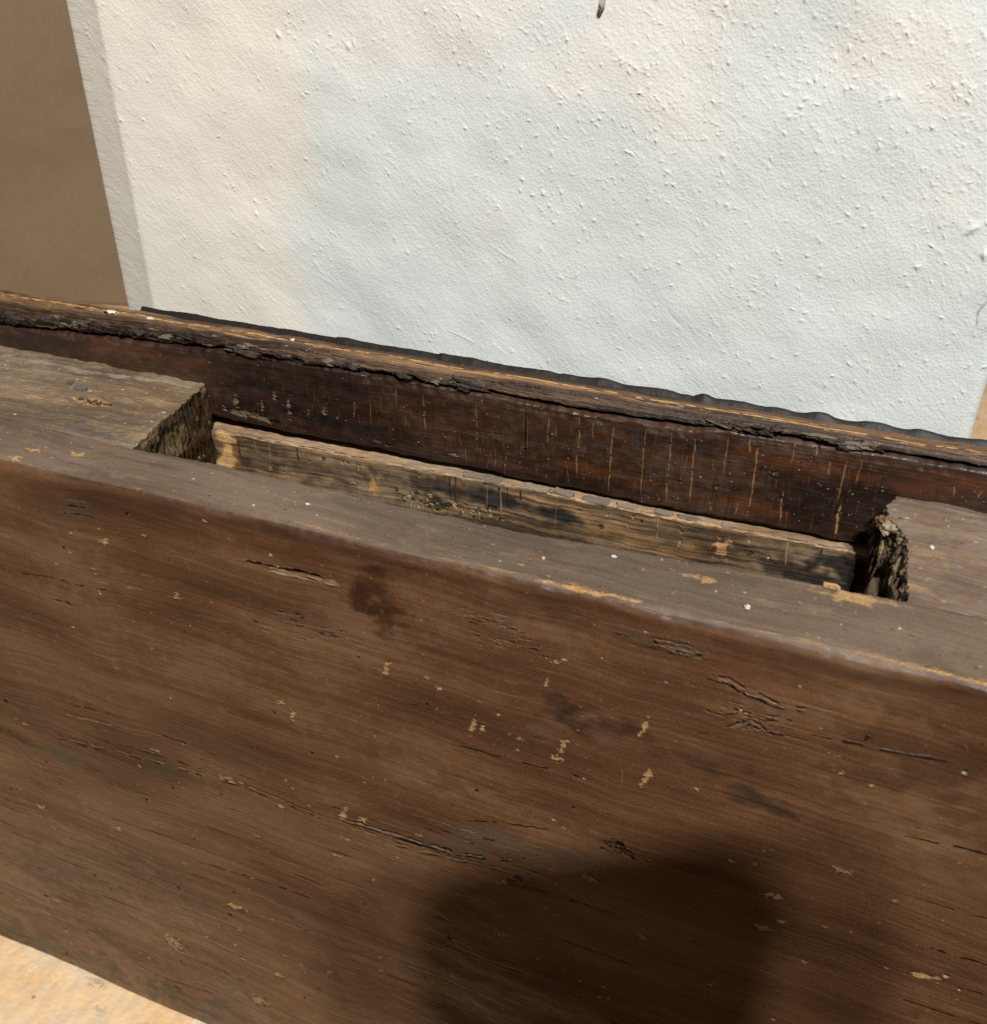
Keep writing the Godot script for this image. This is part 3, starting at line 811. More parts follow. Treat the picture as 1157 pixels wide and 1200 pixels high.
func ledge_block(beam: Node3D, m: Material, c: Canvas, left: bool):
	var block := Node3D.new()
	block.name = "ledge_block"
	beam.add_child(block, true)
	tag(block, "dusty pale brown ledge left of the slot, with a worm hole" if left else "greyish brown ledge right of the slot")
	var n := 210
	var rows := 62
	put("top_face", sheet(n, rows, func(i: int, j: int):
		var s := i / (n - 1.0)
		var k := j / (rows - 1.0)
		var e := slot_left(lerpf(-0.0245, -0.0834, k)) if left else slot_right(lerpf(-0.0245, -0.0834, k))
		var far := -0.62 if left else 0.44
		var x := lerpf(far, e, 1.0 - pow(1.0 - s, 2.2))
		var z := lerpf(slot_front(x) + 0.0002, -0.0834, k)
		var u := pingpong((x + 0.36) / 0.205, 1.0) if left else pingpong((x - 0.103) / 0.205, 1.0)
		var v := 1.0 - k
		var y := ledge_top(x, z, left) + c.at(u, v) * 0.9
		if s > 0.995: y -= 0.0005
		return [Vector3(x, y, z), Vector2(u, v)], left), m, block)
	var ec := Canvas.new(384, 320, 0.06, 0.05)
	if left:
		wood(ec, {dark = Color8(44, 33, 20), mid = Color8(76, 61, 38), lite = Color8(108, 92, 62), grey = Color8(112, 98, 72), along = 1.2, wave = 0.0, grain = 0.25, blotch = 1.5, fine = 0.5, greyness = 0.8, rough = 0.55, relief = 0.00008, relief_fine = 0.0002}, 150)
		for k in 12: ec.blob(384 * rng.randf_range(0.62, 1.0), 320 * rng.randf_range(0.05, 0.9), 40, 64, Color8(56, 38, 16), 0.7, -0.0001, 0.3, 0.8, 0.7)
	else:
		wood(ec, {dark = Color8(24, 19, 14), mid = Color8(62, 50, 38), lite = Color8(150, 130, 100), grey = Color8(150, 136, 112), along = 1.2, wave = 0.0, grain = 1.1, blotch = 0.9, fine = 0.9, greyness = 0.5, rough = 0.8, relief = 0.0008, relief_fine = 0.0004}, 160)
	for k in 90:
		ec.blob(384 * rng.randf(), 320 * rng.randf(), rng.randf_range(1.5, 6), rng.randf_range(1.5, 7), [Color8(146, 122, 78), Color8(20, 13, 8), Color8(104, 84, 50)][k % 3], 0.6, [0.0003, -0.0005, 0.0002][k % 3], 0.6, 0.9, 0.5)
	var em := ec.material("rough_end_grain", 0.006)
	var zn := 84
	var yn := 60
	put("end_grain", sheet(zn, yn, func(i: int, j: int):
		var a := i / (zn - 1.0)
		var b := j / (yn - 1.0)
		var e := slot_left(lerpf(-0.0245, -0.0834, a)) if left else slot_right(lerpf(-0.0245, -0.0834, a))
		var z := lerpf(slot_front(e) + 0.0008, -0.0834, a)
		var y := lerpf(ledge_top(e, z, left) - 0.0002, -0.056, b)
		var out := (fi.get_noise_2d(z * 90.0, y * 70.0) * 0.0014 + fi.get_noise_2d(z * 520.0, y * 300.0 + 7.0) * 0.0005 + ec.at(a, b)) * smoothstep(0.0, 0.05, b)
		if left: out += 0.0012 * smoothstep(0.0, 0.4, b)
		else: out = absf(out) * 1.5 + 0.0032 * smoothstep(0.10, 0.5, b) * smoothstep(0.85, 0.45, a)
		return [Vector3(e + (out if left else -out), y, z), Vector2(a, b)], left), em, block)
	if left: return
	# broken fibres standing at the slot's right end, pale where they tore
	var pale := grainy(plain(Color8(150, 134, 112), 0.8), 60.0, 0.06, 12)
	var ochre := grainy(plain(Color8(108, 82, 54), 0.8), 60.0, 0.06, 13)
	var soot := grainy(plain(Color8(78, 65, 50), 0.85), 60.0, 0.12, 14)
	var tan := grainy(plain(Color8(124, 104, 78), 0.85), 70.0, 0.1, 15)
	for k in 40:
		var z := -0.033 - 0.0012 * k + rng.randf_range(-0.001, 0.001)
		var hgt := rng.randf_range(0.0022, 0.0075)
		var o := put("broken_fibre", lump(Vector3(rng.randf_range(0.0006, 0.0016), hgt, rng.randf_range(0.0006, 0.0015)), 200 + k, 0.6, 8, 8), [soot, tan, soot, ochre, soot, soot, tan][k % 7], block)
		o.position = Vector3(slot_right(z) - rng.randf_range(-0.0004, 0.0026), -hgt - rng.randf_range(-0.001, 0.022 if k % 3 else 0.004), z)
		o.rotation_degrees = Vector3(rng.randf_range(-24, 24), rng.randf_range(0, 90), rng.randf_range(-18, 18))
	var cap := put("torn_stub", lump(Vector3(0.0024, 0.0017, 0.0022), 240, 0.8, 11, 15), pale, block)
	cap.position = Vector3(0.1098, 0.0030, -0.0655)
	cap = put("torn_stub", lump(Vector3(0.0022, 0.0018, 0.0022), 241, 0.8, 11, 15), ochre, block)
	cap.position = Vector3(0.1076, 0.0032, -0.0695)
	cap = put("torn_stub", lump(Vector3(0.0034, 0.0052, 0.0044), 242, 0.4, 9, 13), soot, block)
	cap.position = Vector3(0.1098, -0.0165, -0.056)

func inner_top(x: float) -> float:
	return lerpf(-0.0209, -0.0190, smoothstep(-0.16, -0.02, x)) + 0.0012 * smoothstep(0.02, 0.11, x) + fi.get_noise_2d(x * 60.0, 77.0) * 0.0003

func build_inner_board(beam: Node3D):
	var c := Canvas.new(1536, 240, 0.30, 0.047)       # x from -0.175; top 0.013 deep, then the front
	var alt := PackedFloat32Array(); alt.resize(c.h)
	for y in c.h: alt[y] = clampf((0.0138 - y / c.sy) / 0.0014 + 0.5, 0.0, 1.0)
	wood(c, {dark = Color8(56, 42, 29), mid = Color8(106, 83, 58), lite = Color8(148, 118, 82), grey = Color8(112, 101, 84), grain = 0.8, blotch = 1.0, fine = 0.35, greyness = 0.6, rough = 0.7, wave = 5.0, along = 34.0, relief = 0.0003, relief_fine = 0.0001}, 170, 0.0,
		{dark = Color8(120, 97, 74), mid = Color8(156, 128, 98), lite = Color8(184, 152, 116), grey = Color8(126, 114, 102), rough = 0.8}, alt)
	# stains on the front: [x mm, mm below the top edge, rx mm, ry mm, colour, strength]
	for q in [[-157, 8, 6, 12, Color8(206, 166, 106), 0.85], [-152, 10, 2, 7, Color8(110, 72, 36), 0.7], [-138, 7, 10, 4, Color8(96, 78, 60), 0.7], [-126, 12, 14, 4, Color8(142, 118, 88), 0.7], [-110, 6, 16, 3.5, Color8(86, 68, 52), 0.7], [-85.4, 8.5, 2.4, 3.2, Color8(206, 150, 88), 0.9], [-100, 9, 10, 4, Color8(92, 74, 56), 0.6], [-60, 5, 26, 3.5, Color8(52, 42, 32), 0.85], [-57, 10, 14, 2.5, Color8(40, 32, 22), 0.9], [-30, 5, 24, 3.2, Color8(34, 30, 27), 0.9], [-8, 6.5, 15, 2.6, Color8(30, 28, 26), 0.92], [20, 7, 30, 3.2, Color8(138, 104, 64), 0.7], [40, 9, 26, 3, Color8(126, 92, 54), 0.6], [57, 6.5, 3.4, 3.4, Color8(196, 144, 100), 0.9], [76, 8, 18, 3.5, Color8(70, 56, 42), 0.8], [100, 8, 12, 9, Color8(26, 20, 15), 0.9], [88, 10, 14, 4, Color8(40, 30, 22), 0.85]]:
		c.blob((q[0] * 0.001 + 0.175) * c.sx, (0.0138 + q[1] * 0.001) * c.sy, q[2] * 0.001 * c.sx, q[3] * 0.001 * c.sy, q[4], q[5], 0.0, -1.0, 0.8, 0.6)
	# mossy pale crumbs packed along the middle
	for k in 90:
		var x := rng.randf_range(-0.075, -0.028) if k < 60 else rng.randf_range(-0.16, 0.1)
		var d := rng.randf_range(0.008, 0.013) if k < 60 else rng.randf_range(0.002, 0.012)
		c.blob((x + 0.175) * c.sx, (0.0138 + d) * c.sy, rng.randf_range(2, 6), rng.randf_range(2, 5), [Color8(176, 158, 108), Color8(120, 112, 66), Color8(46, 38, 26)][k % 3], 0.8, 0.0004, 0.8, 0.9, 0.5)
	for k in 16:
		var x := rng.randf_range(-0.16, 0.11)
		c.line([Vector2((x + 0.175) * c.sx, 0.0142 * c.sy), Vector2((x + 0.175) * c.sx + rng.randf_range(-3, 3), (0.0142 + rng.randf_range(0.003, 0.011)) * c.sy)], rng.randf_range(0.8, 2.0), [Color8(150, 122, 86), Color8(40, 30, 22)][k % 2], 0.5, -0.0002)
	var m := c.material("pale_inner_wood", 0.004)
	var n := 260
	var prof := []
	for k in 12: prof.append([0.0126 * k / 11.0, 0.0, -0.0945 + 0.0133 * k / 11.0, 1.0, 0.0])
	for k in 4:
		var a := PI * 0.5 * k / 3.0
		prof.append([0.0130 + 0.0014 * k / 3.0, -0.0006 + 0.0006 * cos(a), -0.0813 + 0.0006 * sin(a), cos(a), sin(a)])
	for k in 34: prof.append([0.0148 + 0.032 * k / 33.0, -0.001 - 0.045 * k / 33.0, -0.0807, 0.0, 1.0])
	var board := put("inner_board", sheet(n, prof.size(), func(i: int, j: int):
		var x := -0.172 + 0.300 * i / (n - 1.0)
		var q: Array = prof[j]
		var u := (x + 0.175) / 0.30
		var v: float = q[0] / 0.047
		var low := fi.get_noise_2d(x * 70.0, q[0] * 240.0) * 0.0005 + fi.get_noise_2d(x * 150.0, q[0] * 160.0 + 3.0) * 0.0003
		return [Vector3(x, inner_top(x) + q[1], q[2]) + Vector3(0, q[3], q[4]) * (low + c.at(u, v)), Vector2(u, v)], true), m, beam)
	tag(board, "paler board seen inside the slot")
	var gm := []
	for g in [Color8(122, 108, 94), Color8(108, 97, 87), Color8(136, 120, 102)]: gm.append(grainy(plain(g, 0.8), 45.0, 0.035, 21))
	var k := 0
	for q in [[-46, -36.5], [-37.2, -29], [-20.4, -9.2], [-8.8, 1], [2.2, 15.6], [16.6, 24.2], [30.7, 37.9], [38.9, 48.8], [55.8, 61.1]]:
		var ln: float = (q[1] - q[0]) * 0.001
		var o := put("mortar_flake", slab(ln * 0.5 * rng.randf_range(0.8, 1.02), rng.randf_range(0.0012, 0.0022), rng.randf_range(0.0006, 0.0013), 500 + k), gm[k % 3], board)
		var x: float = (q[0] + q[1]) * 0.0005
		o.position = Vector3(x, inner_top(x) + 0.0002, -0.0824)
		o.rotation_degrees = Vector3(rng.randf_range(0, 12), rng.randf_range(-9, 9), rng.randf_range(-3, 3))
		k += 1

# a flat broken flake with crisp edges
func slab(rx: float, rz: float, th: float, seed_: int) -> ArrayMesh:
	var r := RandomNumberGenerator.new()
	r.seed = seed_
	var n := 14
	var p := []
	for k in n:
		var a := TAU * k / n
		var s := r.randf_range(0.8, 1.08)
		p.append(Vector3(signf(cos(a)) * pow(absf(cos(a)), 0.28) * rx * s, 0, signf(sin(a)) * pow(absf(sin(a)), 0.34) * rz * s))
	var st := SurfaceTool.new()
	st.begin(Mesh.PRIMITIVE_TRIANGLES)
	st.set_smooth_group(-1)
	var up := []
	var lowr := []
	var mid := []
	for k in n:
		up.append(p[k] * 0.9 + Vector3(0, th * r.randf_range(0.85, 1.15), 0))
		mid.append(p[k] + Vector3(0, th * 0.75, 0))
		lowr.append(p[k] * 1.02 - Vector3(0, th * 0.3, 0))
	for k in n:
		var l := (k + 1) % n
		for v in [Vector3(0, th * 1.05, 0), up[k], up[l], up[k], mid[k], mid[l], up[k], mid[l], up[l], mid[k], lowr[k], lowr[l], mid[k], lowr[l], mid[l]]:
			st.set_uv(Vector2(v.x, v.z) * 50.0)
			st.add_vertex(v)
	st.generate_normals()
	return st.commit()

# height of the strip's broken lower edge along the lip
func strip_bottom(x: float) -> float:
	var k := [[-0.62, 0.0100], [-0.27, 0.0108], [-0.20, 0.0146], [-0.14, 0.0176], [-0.05, 0.0183], [0.0, 0.0172], [0.04, 0.0182], [0.056, 0.0204], [0.12, 0.0211], [0.5, 0.0211]]
	for i in k.size() - 1:
		if x <= k[i + 1][0]:
			return lerpf(k[i][1], k[i + 1][1], smoothstep(k[i][0], k[i + 1][0], x))
	return 0.0211

func lip_top(x: float) -> float:
	return strip_bottom(x) - 0.0011 + fi.get_noise_2d(x * 45.0, 31.0) * 0.0004

func build_lip(beam: Node3D):
	var y0 := -0.0195
	var ht_ := 0.041
	var c := Canvas.new(2048, 220, XW, ht_)
	wood(c, {dark = Color8(31, 20, 14), mid = Color8(49, 31, 21), lite = Color8(74, 46, 29), grey = Color8(66, 56, 48), grain = 0.35, blotch = 0.9, fine = 0.3, greyness = 0.4, rough = 0.47, wave = 4.0, along = 44.0, relief = 0.00012, relief_fine = 0.00008}, 180)
	var px := func(x: float, y: float) -> Vector2: return Vector2((x - X0) * c.sx, (y0 + ht_ - y) * c.sy)
	# reddish worn varnish, soot and bruises
	for q in [[-200, 8, 30, 4, Color8(77, 45, 25), 0.6], [-175, 9, 18, 3, Color8(87, 50, 27), 0.6], [10, -6, 30, 3, Color8(87, 47, 20), 0.7], [60, -9, 40, 3, Color8(86, 45, 20), 0.6], [95, 10, 50, 4, Color8(81, 44, 22), 0.7], [130, 14, 30, 3, Color8(87, 47, 24), 0.7], [-60, 3, 24, 4, Color8(62, 37, 18), 0.6], [-120, -6, 34, 4, Color8(20, 15, 13), 0.75], [-140, 2, 22, 4, Color8(25, 19, 16), 0.6], [-70, -12, 40, 3, Color8(62, 49, 40), 0.6], [-40, -12, 26, 2.5, Color8(69, 45, 34), 0.6], [85, -4, 26, 7, Color8(29, 20, 15), 0.6], [40, 10, 30, 3, Color8(35, 25, 20), 0.6], [-250, 4, 40, 6, Color8(37, 28, 23), 0.7]]:
		var p: Vector2 = px.call(q[0] * 0.001, q[1] * 0.001)
		c.blob(p.x, p.y, q[2] * 0.001 * c.sx, q[3] * 0.001 * c.sy, q[4], q[5], 0.0, -1.0, 0.9, 0.8)
	# fine upright lines of the old adze and of cracked varnish
	for k in 240:
		var x := rng.randf_range(-0.17, 0.13)
		var y := rng.randf_range(-0.014, 0.012)
		var l := rng.randf_range(0.002, 0.008)
		c.line([px.call(x, y), px.call(x + rng.randf_range(-0.0003, 0.0003), y - l)], 0.8, Color8(26, 16, 11) if k % 2 else Color8(92, 64, 42), 0.35, -0.00008, 0.4)
	# long golden scratches: [x, top, bottom in mm, strength]
	for q in [[-40.2, 13.4, -8.4, 1.0], [-20.1, 14.2, -8.0, 2.0], [-11.4, 11.6, 1.1, 0.6], [-0.1, 14.4, -11.7, 1.0], [5.4, 14.7, 5.8, 0.7], [13.1, 13.4, -15.4, 1.1], [24.9, 13.6, -13.4, 1.1], [34.1, 14.0, -14.2, 1.3], [42.5, 14.3, -12.9, 1.2], [53.5, 16.7, 0.7, 0.6], [64.1, 16.5, -14.4, 1.1], [74.7, -0.4, -13.6, 1.0], [75.9, 18.8, 10.3, 0.8], [93.1, 15.2, -1.4, 1.0], [94.0, -1.9, -14.8, 2.4], [-62.4, 12.3, -3.9, 1.1], [61.1, 16.9, 11.5, 1.0], [82.6, 18.0, 14.9, 0.5], [97.6, 16.1, 6.7, 0.6], [100.5, 15.1, 10.4, 0.6], [-32.6, -5.0, -13.6, 0.7], [-85.6, 7.2, -6.1, 0.5], [-92.7, 4.1, -3.5, 0.8], [-74.4, 12.8, 5.4, 0.6], [-11.6, -11.7, -15.4, 0.6], [31.2, -11.1, -14.4, 0.5], [50.4, -10.4, -14.6, 0.6], [60.3, -8.9, -14.4, 0.6], [126.6, 12.6, 8.0, 0.8], [134.7, 12.8, 9.8, 0.7]]:
		var a: Vector2 = px.call(q[0] * 0.001, q[1] * 0.001)
		var b: Vector2 = px.call(q[0] * 0.001 + rng.randf_range(-0.0008, 0.0008), q[2] * 0.001)
		var s: float = q[3]
		c.line([a, a.lerp(b, 0.33) + Vector2(rng.randf_range(-1.2, 1.2), 0), a.lerp(b, 0.66) + Vector2(rng.randf_range(-1.2, 1.2), 0), b], 0.5 + 0.36 * s, Color8(176, 136, 80).lerp(Color8(134, 100, 62), rng.randf()) if s < 1.9 or q[0] > 0 else Color8(120, 78, 34), 0.5 + 0.22 * s, -0.0003, 0.6, -0.42)
		if s > 1.9 and q[0] < 0: c.line([a, b], 0.9, Color8(14, 9, 6), 0.9, -0.0006, 0.5)
	for k in 70:
		var x := rng.randf_range(-0.075, 0.105)
		var y := rng.randf_range(-0.010, 0.015)
		var l := rng.randf_range(0.002, 0.013)
		var a: Vector2 = px.call(x, y)
		var b: Vector2 = px.call(x + rng.randf_range(-0.0009, 0.0009), y - l)
		c.line([a, a.lerp(b, 0.5) + Vector2(rng.randf_range(-1, 1), 0), b], rng.randf_range(0.4, 0.9), Color8(150, 112, 64).lerp(Color8(96, 66, 42), rng.randf()), rng.randf_range(0.2, 0.6), -0.0002, 0.6, -0.2)
	for q in [[-149.8, -6, 1.16, 3.96], [-137.4, -6.9, 0.83, 2.52], [-124.3, -4.6, 0.99, 4.32], [-130.8, -1.1, 0.83, 2.52], [-114.7, -5.2, 0.66, 1.8], [-107.3, -3.1, 0.83, 2.52], [-101.2, -5, 0.66, 1.44], [-147, -11.7, 6.5, 1.7], [-138, -12.4, 6, 1.5], [-156.5, -10.4, 0.99, 2.16]]:
		var p: Vector2 = px.call(q[0] * 0.001, q[1] * 0.001)
		c.blob(p.x + 3, p.y - 4, q[2] * 0.0013 * c.sx, q[3] * 0.001 * c.sy, Color8(14, 10, 8), 0.7, -0.0005, -1.0, 0.8, 0.6)
		c.blob(p.x, p.y, q[2] * 0.001 * c.sx, q[3] * 0.001 * c.sy, Color8(142, 116, 84), 0.75, -0.0004, 0.7, 0.9, 0.6)
	for q in [[-84.3, -12, 2.6], [-78.6, -13, 2.0], [52, -3.6, 0.6], [-50, -11, 3.0], [70, 6, 1.4]]:
		var p: Vector2 = px.call(q[0] * 0.001, q[1] * 0.001)
		c.blob(p.x, p.y, q[2] * 0.001 * c.sx, 5, Color8(104, 82, 70), 0.7, 0.0008, 0.3, 0.5, 0.6)
	for k in 260:
		var p: Vector2 = px.call(rng.randf_range(-0.2, 0.14), rng.randf_range(-0.014, 0.016))
		c.blob(p.x, p.y, rng.randf_range(0.7, 2.0), rng.randf_range(0.7, 1.8), [Color8(178, 140, 92), Color8(12, 8, 6), Color8(200, 186, 160), Color8(12, 8, 6)][k % 4], rng.randf_range(0.5, 0.9), [0.0003, -0.0005, 0.0003, -0.0005][k % 4], 0.5, 0.5, 0.6)
	var m := c.material("dark_varnished_wood", 0.004)
	var xs := stations(0.0009, -0.29, 0.16)
	var prof := []       # [share of the height, z, ny, nz]
	for k in 4: prof.append([-0.02, -0.0945 + 0.0033 * k, -1.0, 0.0])
	for k in 5:
		var a := PI * 0.5 * k / 4.0
		prof.append([0.03 - 0.03 * cos(a) * 1.0, -0.0846 + 0.0012 * sin(a), -cos(a), sin(a)])
	for k in 38: prof.append([0.06 + 0.90 * k / 37.0, -0.0834, 0.0, 1.0])
	for k in 4: prof.append([0.975 + 0.008 * k, -0.0838 - 0.0005 * k, 0.6, 0.6])
	prof.append([1.0, -0.094, 1.0, 0.0])
	var rail := put("back_rail", sheet(xs.size(), prof.size(), func(i: int, j: int):
		var x: float = xs[i]
		var q: Array = prof[j]
		var yb := -0.0157 + fi.get_noise_2d(x * 50.0, 61.0) * 0.0005 + 0.0010 * smoothstep(0.05, 0.11, x) - 0.0006 * smoothstep(-0.1, 0.0, x)
		var y: float = lerpf(yb, lip_top(x), q[0])
		var u := mirror_u(x)
		var v := clampf((y0 + ht_ - y) / ht_, 0.0, 1.0)
		var low := lo.get_noise_2d(x * 18.0, y * 30.0) * 0.0006 + fi.get_noise_2d(x * 80.0, y * 130.0) * 0.00012
		if q[0] > 0.9: low -= absf(fi.get_noise_2d(x * 140.0, 5.0)) * 0.0012
		return [Vector3(x, y, q[1]) + Vector3(0, q[2], q[3]) * (low + c.at(u, v)), Vector2(u, v)], false), m, beam)
	tag(rail, "nearly black upright lip behind the slot, scored with golden scratches")

	# --- capping strip, broken along its lower front edge
	var cc := Canvas.new(2048, 150, XW, 0.018)     # v: 0..0.0085 front from the bottom up, then the top
	var alt := PackedFloat32Array(); alt.resize(cc.h)
	for y in cc.h: alt[y] = clampf((0.0092 - y / cc.sy) / 0.003 + 0.5, 0.0, 1.0)
	wood(cc, {dark = Color8(32, 23, 17), mid = Color8(62, 45, 32), lite = Color8(104, 80, 57), grey = Color8(92, 80, 68), grain = 0.7, blotch = 0.8, fine = 0.5, greyness = 0.5, rough = 0.5, wave = 5.0, along = 44.0, relief = 0.00026, relief_fine = 0.00014}, 190, 0.01,
		{dark = Color8(40, 29, 21), mid = Color8(74, 53, 36), lite = Color8(134, 99, 62), grey = Color8(98, 82, 66), rough = 0.5}, alt)
	for k in 46:
		var x := rng.randf_range(-0.34, 0.03)
		cc.blob((x - X0) * cc.sx, rng.randf_range(0.0045, 0.0085) * cc.sy, rng.randf_range(14, 60), rng.randf_range(1.5, 4), Color8(186, 138, 82).lerp(Color8(140, 104, 66), rng.randf()), 0.65, 0.0, 0.45, 1.0, 0.6)
	for k in 60:
		var x := rng.randf_range(-0.34, 0.2)
		cc.blob((x - X0) * cc.sx, rng.randf_range(0.001, 0.017) * cc.sy, rng.randf_range(6, 30), rng.randf_range(1.5, 4), Color8(28, 19, 13), 0.7, -0.0004, -1.0, 1.0, 0.6)
	for k in 50:
		var x: float = [rng.randf_range(-0.15, -0.03), rng.randf_range(0.045, 0.105), rng.randf_range(-0.29, -0.15)][k % 3]
		cc.blob((x - X0) * cc.sx, rng.randf_range(0.0095, 0.0175) * cc.sy, rng.randf_range(4, 18), rng.randf_range(2, 6), Color8(132, 122, 104).lerp(Color8(160, 142, 112), rng.randf()), 0.7, 0.0003, 0.8, 1.1, 0.5)
	for k in 80:
		cc.blob(rng.randf() * cc.w, rng.randf() * cc.h, rng.randf_range(1, 3), rng.randf_range(1, 2.4), [Color8(210, 190, 150), Color8(14, 10, 8)][k % 2], 0.8, 0.0002, 0.6, 0.6, 0.5)
	for k in 3:
		var pts := []
		var xx := -0.35
		while xx < 0.2:
			pts.append(Vector2((xx - X0) * cc.sx, ([0.0052, 0.0066, 0.0040][k] + 0.0008 * lo.get_noise_2d(xx * 30.0, k * 7.0)) * cc.sy))
			xx += 0.01
		cc.line(pts, [2.6, 1.6, 1.4][k], [Color8(198, 152, 94), Color8(176, 134, 86), Color8(160, 118, 72)][k], 0.75, 0.0001, 0.9, [-0.25, 0.0, 0.05][k])
	var cm := cc.material("cracked_cap_wood", 0.004)
	var cx := stations(0.0008, -0.29, 0.16)
	var cap := put("capping_strip", sheet(cx.size(), 36, func(i: int, j: int):
		var x: float = cx[i]
		var rag := fi.get_noise_2d(x * 90.0, 11.0)
		var slow := lo.get_noise_2d(x * 26.0, 51.0)
		var calm := lerpf(0.8, 0.4, smoothstep(-0.1, 0.0, x))
		var bottom := minf(strip_bottom(x) + (0.0013 * rag + 0.0005 * slow) * calm, 0.0216)
		var top := 0.0226 + 0.0003 * slow - 0.0004 * smoothstep(-0.2, -0.29, x)
		var q := Vector3(x, 0, 0)
		var v := 0.0
		var n := Vector3.ZERO
		if j < 8:                                     # underside, back to front
			q.y = bottom
			q.z = lerpf(-0.0935, -0.0846, j / 7.0)
			v = 0.0175
			n = Vector3(0, -1, 0)
		elif j < 22:                                  # broken front
			var k := (j - 7) / 15.0
			q.y = lerpf(bottom, top - 0.0006, k)
			q.z = -0.0843 - 0.0014 * k * k
			v = lerpf(0.0175, 0.0092, k)
			n = Vector3(0, 0.0, 1)
		else:                                         # worn top
			var k := (j - 21) / 14.0
			q.y = top - 0.0006 * (1.0 - minf(k * 4.0, 1.0)) + 0.0001
			q.z = lerpf(-0.0861, -0.0940, k)
			v = lerpf(0.0090, 0.0004, k)
			n = Vector3(0, 1, 0)
		var u := mirror_u(x)
		var d := fi.get_noise_2d(x * 110.0, v * 600.0) * 0.0004 + fi.get_noise_2d(x * 34.0, v * 240.0 + 6.0) * 0.0006
		d *= calm * (0.4 if j >= 24 else 0.8)
		return [q + n * (d + cc.at(u, v / 0.018) * 0.6), Vector2(u, v / 0.018)], false), cm, beam)
	# --- the thin black ridge along the back, its top gouged into waves
	var rm := grainy(plain(Color8(27, 22, 18), 0.55), 26.0, 0.03, 31)
	var rx := PackedFloat32Array()
	var x := -0.2007
	while x < 0.17:
		rx.append(x)
		x += 0.0011
	while x < 0.44:
		rx.append(x)
		x += 0.004
	put("rear_ridge", sheet(rx.size(), 10, func(i: int, j: int):
		var xx: float = rx[i]
		var amp := lerpf(0.00026, 0.00052, smoothstep(-0.02, 0.06, xx))
		var per := lerpf(0.026, 0.0158, smoothstep(-0.02, 0.05, xx))
		var wob := xx + fi.get_noise_2d(xx * 14.0, 90.0) * 0.007
		var wave := sin(wob / per * TAU) * (0.75 + 0.9 * fi.get_noise_2d(xx * 20.0, 97.0))
		var top := 0.0243 + amp * (wave + 0.25 * wave * wave) + fi.get_noise_2d(xx * 110.0, 95.0) * 0.00022
		for e in [-0.1058, -0.0110, 0.0384, -0.0600]:
			if xx > e and xx < e + 0.02: top += 0.00045 * (1.0 - (xx - e) / 0.02)
		if absf(xx - 0.0384) < 0.0024: top -= 0.0007 * (1.0 - absf(xx - 0.0384) / 0.0024)
		var k := j / 9.0
		var front := -0.0929 + fi.get_noise_2d(xx * 60.0, 99.0) * 0.0004
		if j < 6: return [Vector3(xx, lerpf(0.0214, top - 0.0002, j / 5.0), lerpf(front, -0.0953, pow(j / 5.0, 1.3))), Vector2(xx * 8.0, k)]
		if j == 6: return [Vector3(xx, top, -0.0957), Vector2(xx * 8.0, k)]
		return [Vector3(xx, lerpf(top - 0.0002, 0.0, (j - 7) / 2.0), -0.0962), Vector2(xx * 8.0, k)], false), rm, beam)
	put("rear_strip", box(Vector3(-0.62, -0.022, -0.0962), Vector3(0.44, 0.0196, -0.0946), 0.0004), rm, beam)
	# --- flakes of old crust hanging from the strip's broken edge
	var crust := []
	for q in [Color8(104, 93, 79), Color8(58, 47, 38), Color8(34, 26, 21), Color8(124, 111, 92)]: crust.append(grainy(plain(q, 0.7), 60.0, 0.06, 41))
	var spots := [-0.272, -0.262, -0.254, -0.243, -0.236, -0.228, -0.219, -0.214, -0.205, -0.196, -0.186, -0.173, -0.150, -0.141, -0.127, -0.113, -0.104, -0.099, -0.093, -0.069, -0.058, -0.051, -0.045, -0.041, 0.052, 0.057, 0.063, 0.069, 0.083, 0.092, 0.103]
	for k in spots.size() * 2:
		var sx: float = spots[k % spots.size()] + (rng.randf_range(-0.005, 0.005) if k >= spots.size() else 0.0)
		var old := sx < -0.17
		var thin := rng.randf_range(0.0003, 0.0008) * (1.8 if old else 1.0)
		var o := put("crust_flake", lump(Vector3(rng.randf_range(0.0016, 0.0062), thin, rng.randf_range(0.0007, 0.0015)), 600 + k, 0.8, 10, 17), crust[[2, 1, 2, 2, 1, 0][k % 6]] if old else crust[[0, 1, 2, 1][k % 4]], cap)
		o.position = Vector3(sx, strip_bottom(sx) + rng.randf_range(-0.0006, 0.0016) + (0.0025 if old else 0.0), -0.0842)
		o.rotation_degrees = Vector3(rng.randf_range(-35, 45), rng.randf_range(-8, 8), rng.randf_range(-14, 8))

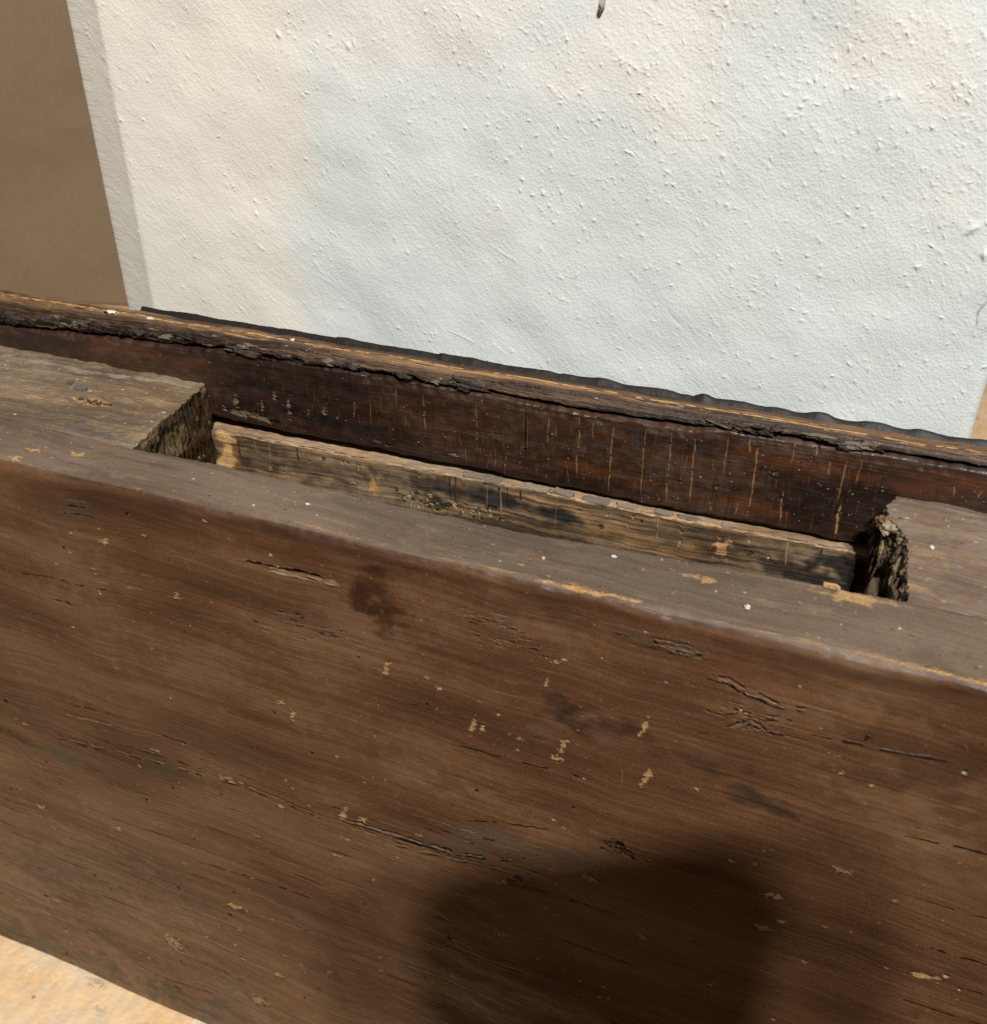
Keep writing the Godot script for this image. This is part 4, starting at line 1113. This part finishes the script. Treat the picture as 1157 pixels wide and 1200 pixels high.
# ---------------------------------------------------------------- loose bits lying on the beam
func build_crumbs():
	var white := grainy(plain(Color8(206, 197, 182), 0.8), 80.0, 0.06, 51)
	var tan := grainy(plain(Color8(206, 168, 118), 0.8), 80.0, 0.04, 52)
	var blue := grainy(plain(Color8(90, 85, 80), 0.6), 80.0, 0.03, 53)
	# [x, y, z mm, radii mm, material, label]
	var g := "plaster crumbs lying on the beam"
	for q in [
		[31.8, 0.3, -21.4, 1.0, 0.7, 0.9, white, "round white plaster crumb near the back of the ledge, before the slot's middle"],
		[74.3, 0.3, -11.4, 1.0, 0.7, 0.9, white, "white plaster crumb on the ledge's front strip, nearest the slot's right end"],
		[122.4, 3.3, -58.5, 0.8, 0.6, 0.8, white, "white plaster crumb on the right ledge, beyond the slot's end"],
		[11.5, 0.2, -12.9, 0.8, 0.5, 0.7, tan, "tiny tan crumb in the middle of the ledge, left of the round white one"],
		[-75.2, 0.2, -7.9, 0.9, 0.5, 0.8, white, "white crumb close to the ledge's front edge on the left"],
		[-72.7, 0.2, -13.6, 1.0, 0.5, 0.7, white, "white crumb mid-ledge on the left, behind one by the edge"],
		[-210.6, 22.9, -88.0, 3.0, 0.8, 1.4, white, "largest white plaster flake, on top of the lip at far left"],
		[-190.8, 22.9, -88.3, 1.8, 0.6, 1.2, white, "smaller white plaster flake on the lip, right of the largest"],
		[-122.6, 22.9, -90.2, 1.0, 0.6, 0.9, white, "small white crumb on the lip's orange worn top"],
	]:
		var o := put("plaster_crumb", lump(Vector3(q[3], q[4], q[5]) * 0.00085, 700 + int(q[0]), 0.75, 9, 13), q[6])
		o.position = Vector3(q[0], q[1], q[2]) * 0.001
		tag(o, q[7], "crumb", g)
	var o := put("wood_splinter", slab(0.0026, 0.0008, 0.0008, 801), grainy(plain(Color8(176, 142, 100), 0.8), 80.0, 0.06, 54))
	o.position = Vector3(0.0956, 0.0006, -0.0300)
	o.rotation_degrees = Vector3(0, -8, 4)
	tag(o, "pale tan wood splinter lying at the slot's front edge near its right end", "splinter")
	o = put("slate_flake", slab(0.0026, 0.0013, 0.0008, 802), blue)
	o.position = Vector3(-0.2093, -0.0006, -0.0600)
	o.rotation_degrees = Vector3(6, 18, -5)
	tag(o, "larger bluish grey flake beside the worm hole on the left ledge", "flake", "bluish flakes on the left ledge")
	o = put("slate_flake", slab(0.0016, 0.0010, 0.0007, 803), blue)
	o.position = Vector3(-0.2180, -0.0006, -0.0635)
	o.rotation_degrees = Vector3(5, -12, 4)
	tag(o, "smaller bluish grey flake left of the larger one on the left ledge", "flake", "bluish flakes on the left ledge")

# ---------------------------------------------------------------- the phone that takes the picture; only its shadow is in the frame
func build_phone():
	var b := Basis.from_euler(Vector3(deg_to_rad(-32.0), deg_to_rad(21.7), deg_to_rad(5.0)))
	var phone := thing("phone", "dark phone held level above the beam, casting the rounded shadow on its face", "phone")
	phone.transform = Transform3D(b, Vector3(0.0902, 0.1745, 0.2268) + b * Vector3(0.0450, -0.0215, 0.0080))
	var dark := plain(Color8(34, 34, 38), 0.35)
	put("body", rounded_slab(0.1390, 0.0740, 0.0078, 0.027), dark, phone)
	var s := put("screen", rounded_slab(0.1310, 0.0700, 0.0006, 0.025), plain(Color8(10, 10, 12), 0.1), phone)
	s.position = Vector3(0, 0, 0.0041)
	for k in 3:
		var ring := put("lens_ring", rounded_slab(0.0130, 0.0130, 0.0016, 0.0064), plain(Color8(60, 60, 64), 0.3), phone)
		ring.position = Vector3([-0.0470, -0.0295, -0.0383][k], [0.0225, 0.0225, 0.0075][k], -0.0044)

func rounded_slab(w: float, h: float, d: float, r: float) -> ArrayMesh:
	var st := SurfaceTool.new()
	st.begin(Mesh.PRIMITIVE_TRIANGLES)
	st.set_smooth_group(-1)
	var p := []
	for q in 4:
		var c := Vector2((w * 0.5 - r) * [1, -1, -1, 1][q], (h * 0.5 - r) * [1, 1, -1, -1][q])
		for k in 7: p.append(c + Vector2.RIGHT.rotated(PI * 0.5 * q + PI * 0.5 * k / 6.0) * r)
	var n := p.size()
	var e := minf(d * 0.25, 0.0012)
	var rings := []
	for s in [[-0.5 * d, e], [-0.5 * d + e, 0.0], [0.5 * d - e, 0.0], [0.5 * d, e]]:
		var ring := []
		for q in p:
			var v: Vector2 = q
			var k := v * (1.0 - float(s[1]) / v.length())
			ring.append(Vector3(k.x, k.y, s[0]))
		rings.append(ring)
	for j in 3:
		for k in n:
			var l := (k + 1) % n
			for v in [rings[j][k], rings[j + 1][l], rings[j][l], rings[j][k], rings[j + 1][k], rings[j + 1][l]]: st.add_vertex(v)
	for k in n:
		var l := (k + 1) % n
		for v in [Vector3(0, 0, -0.5 * d), rings[0][k], rings[0][l], Vector3(0, 0, 0.5 * d), rings[3][l], rings[3][k]]: st.add_vertex(v)
	st.generate_normals()
	return st.commit()
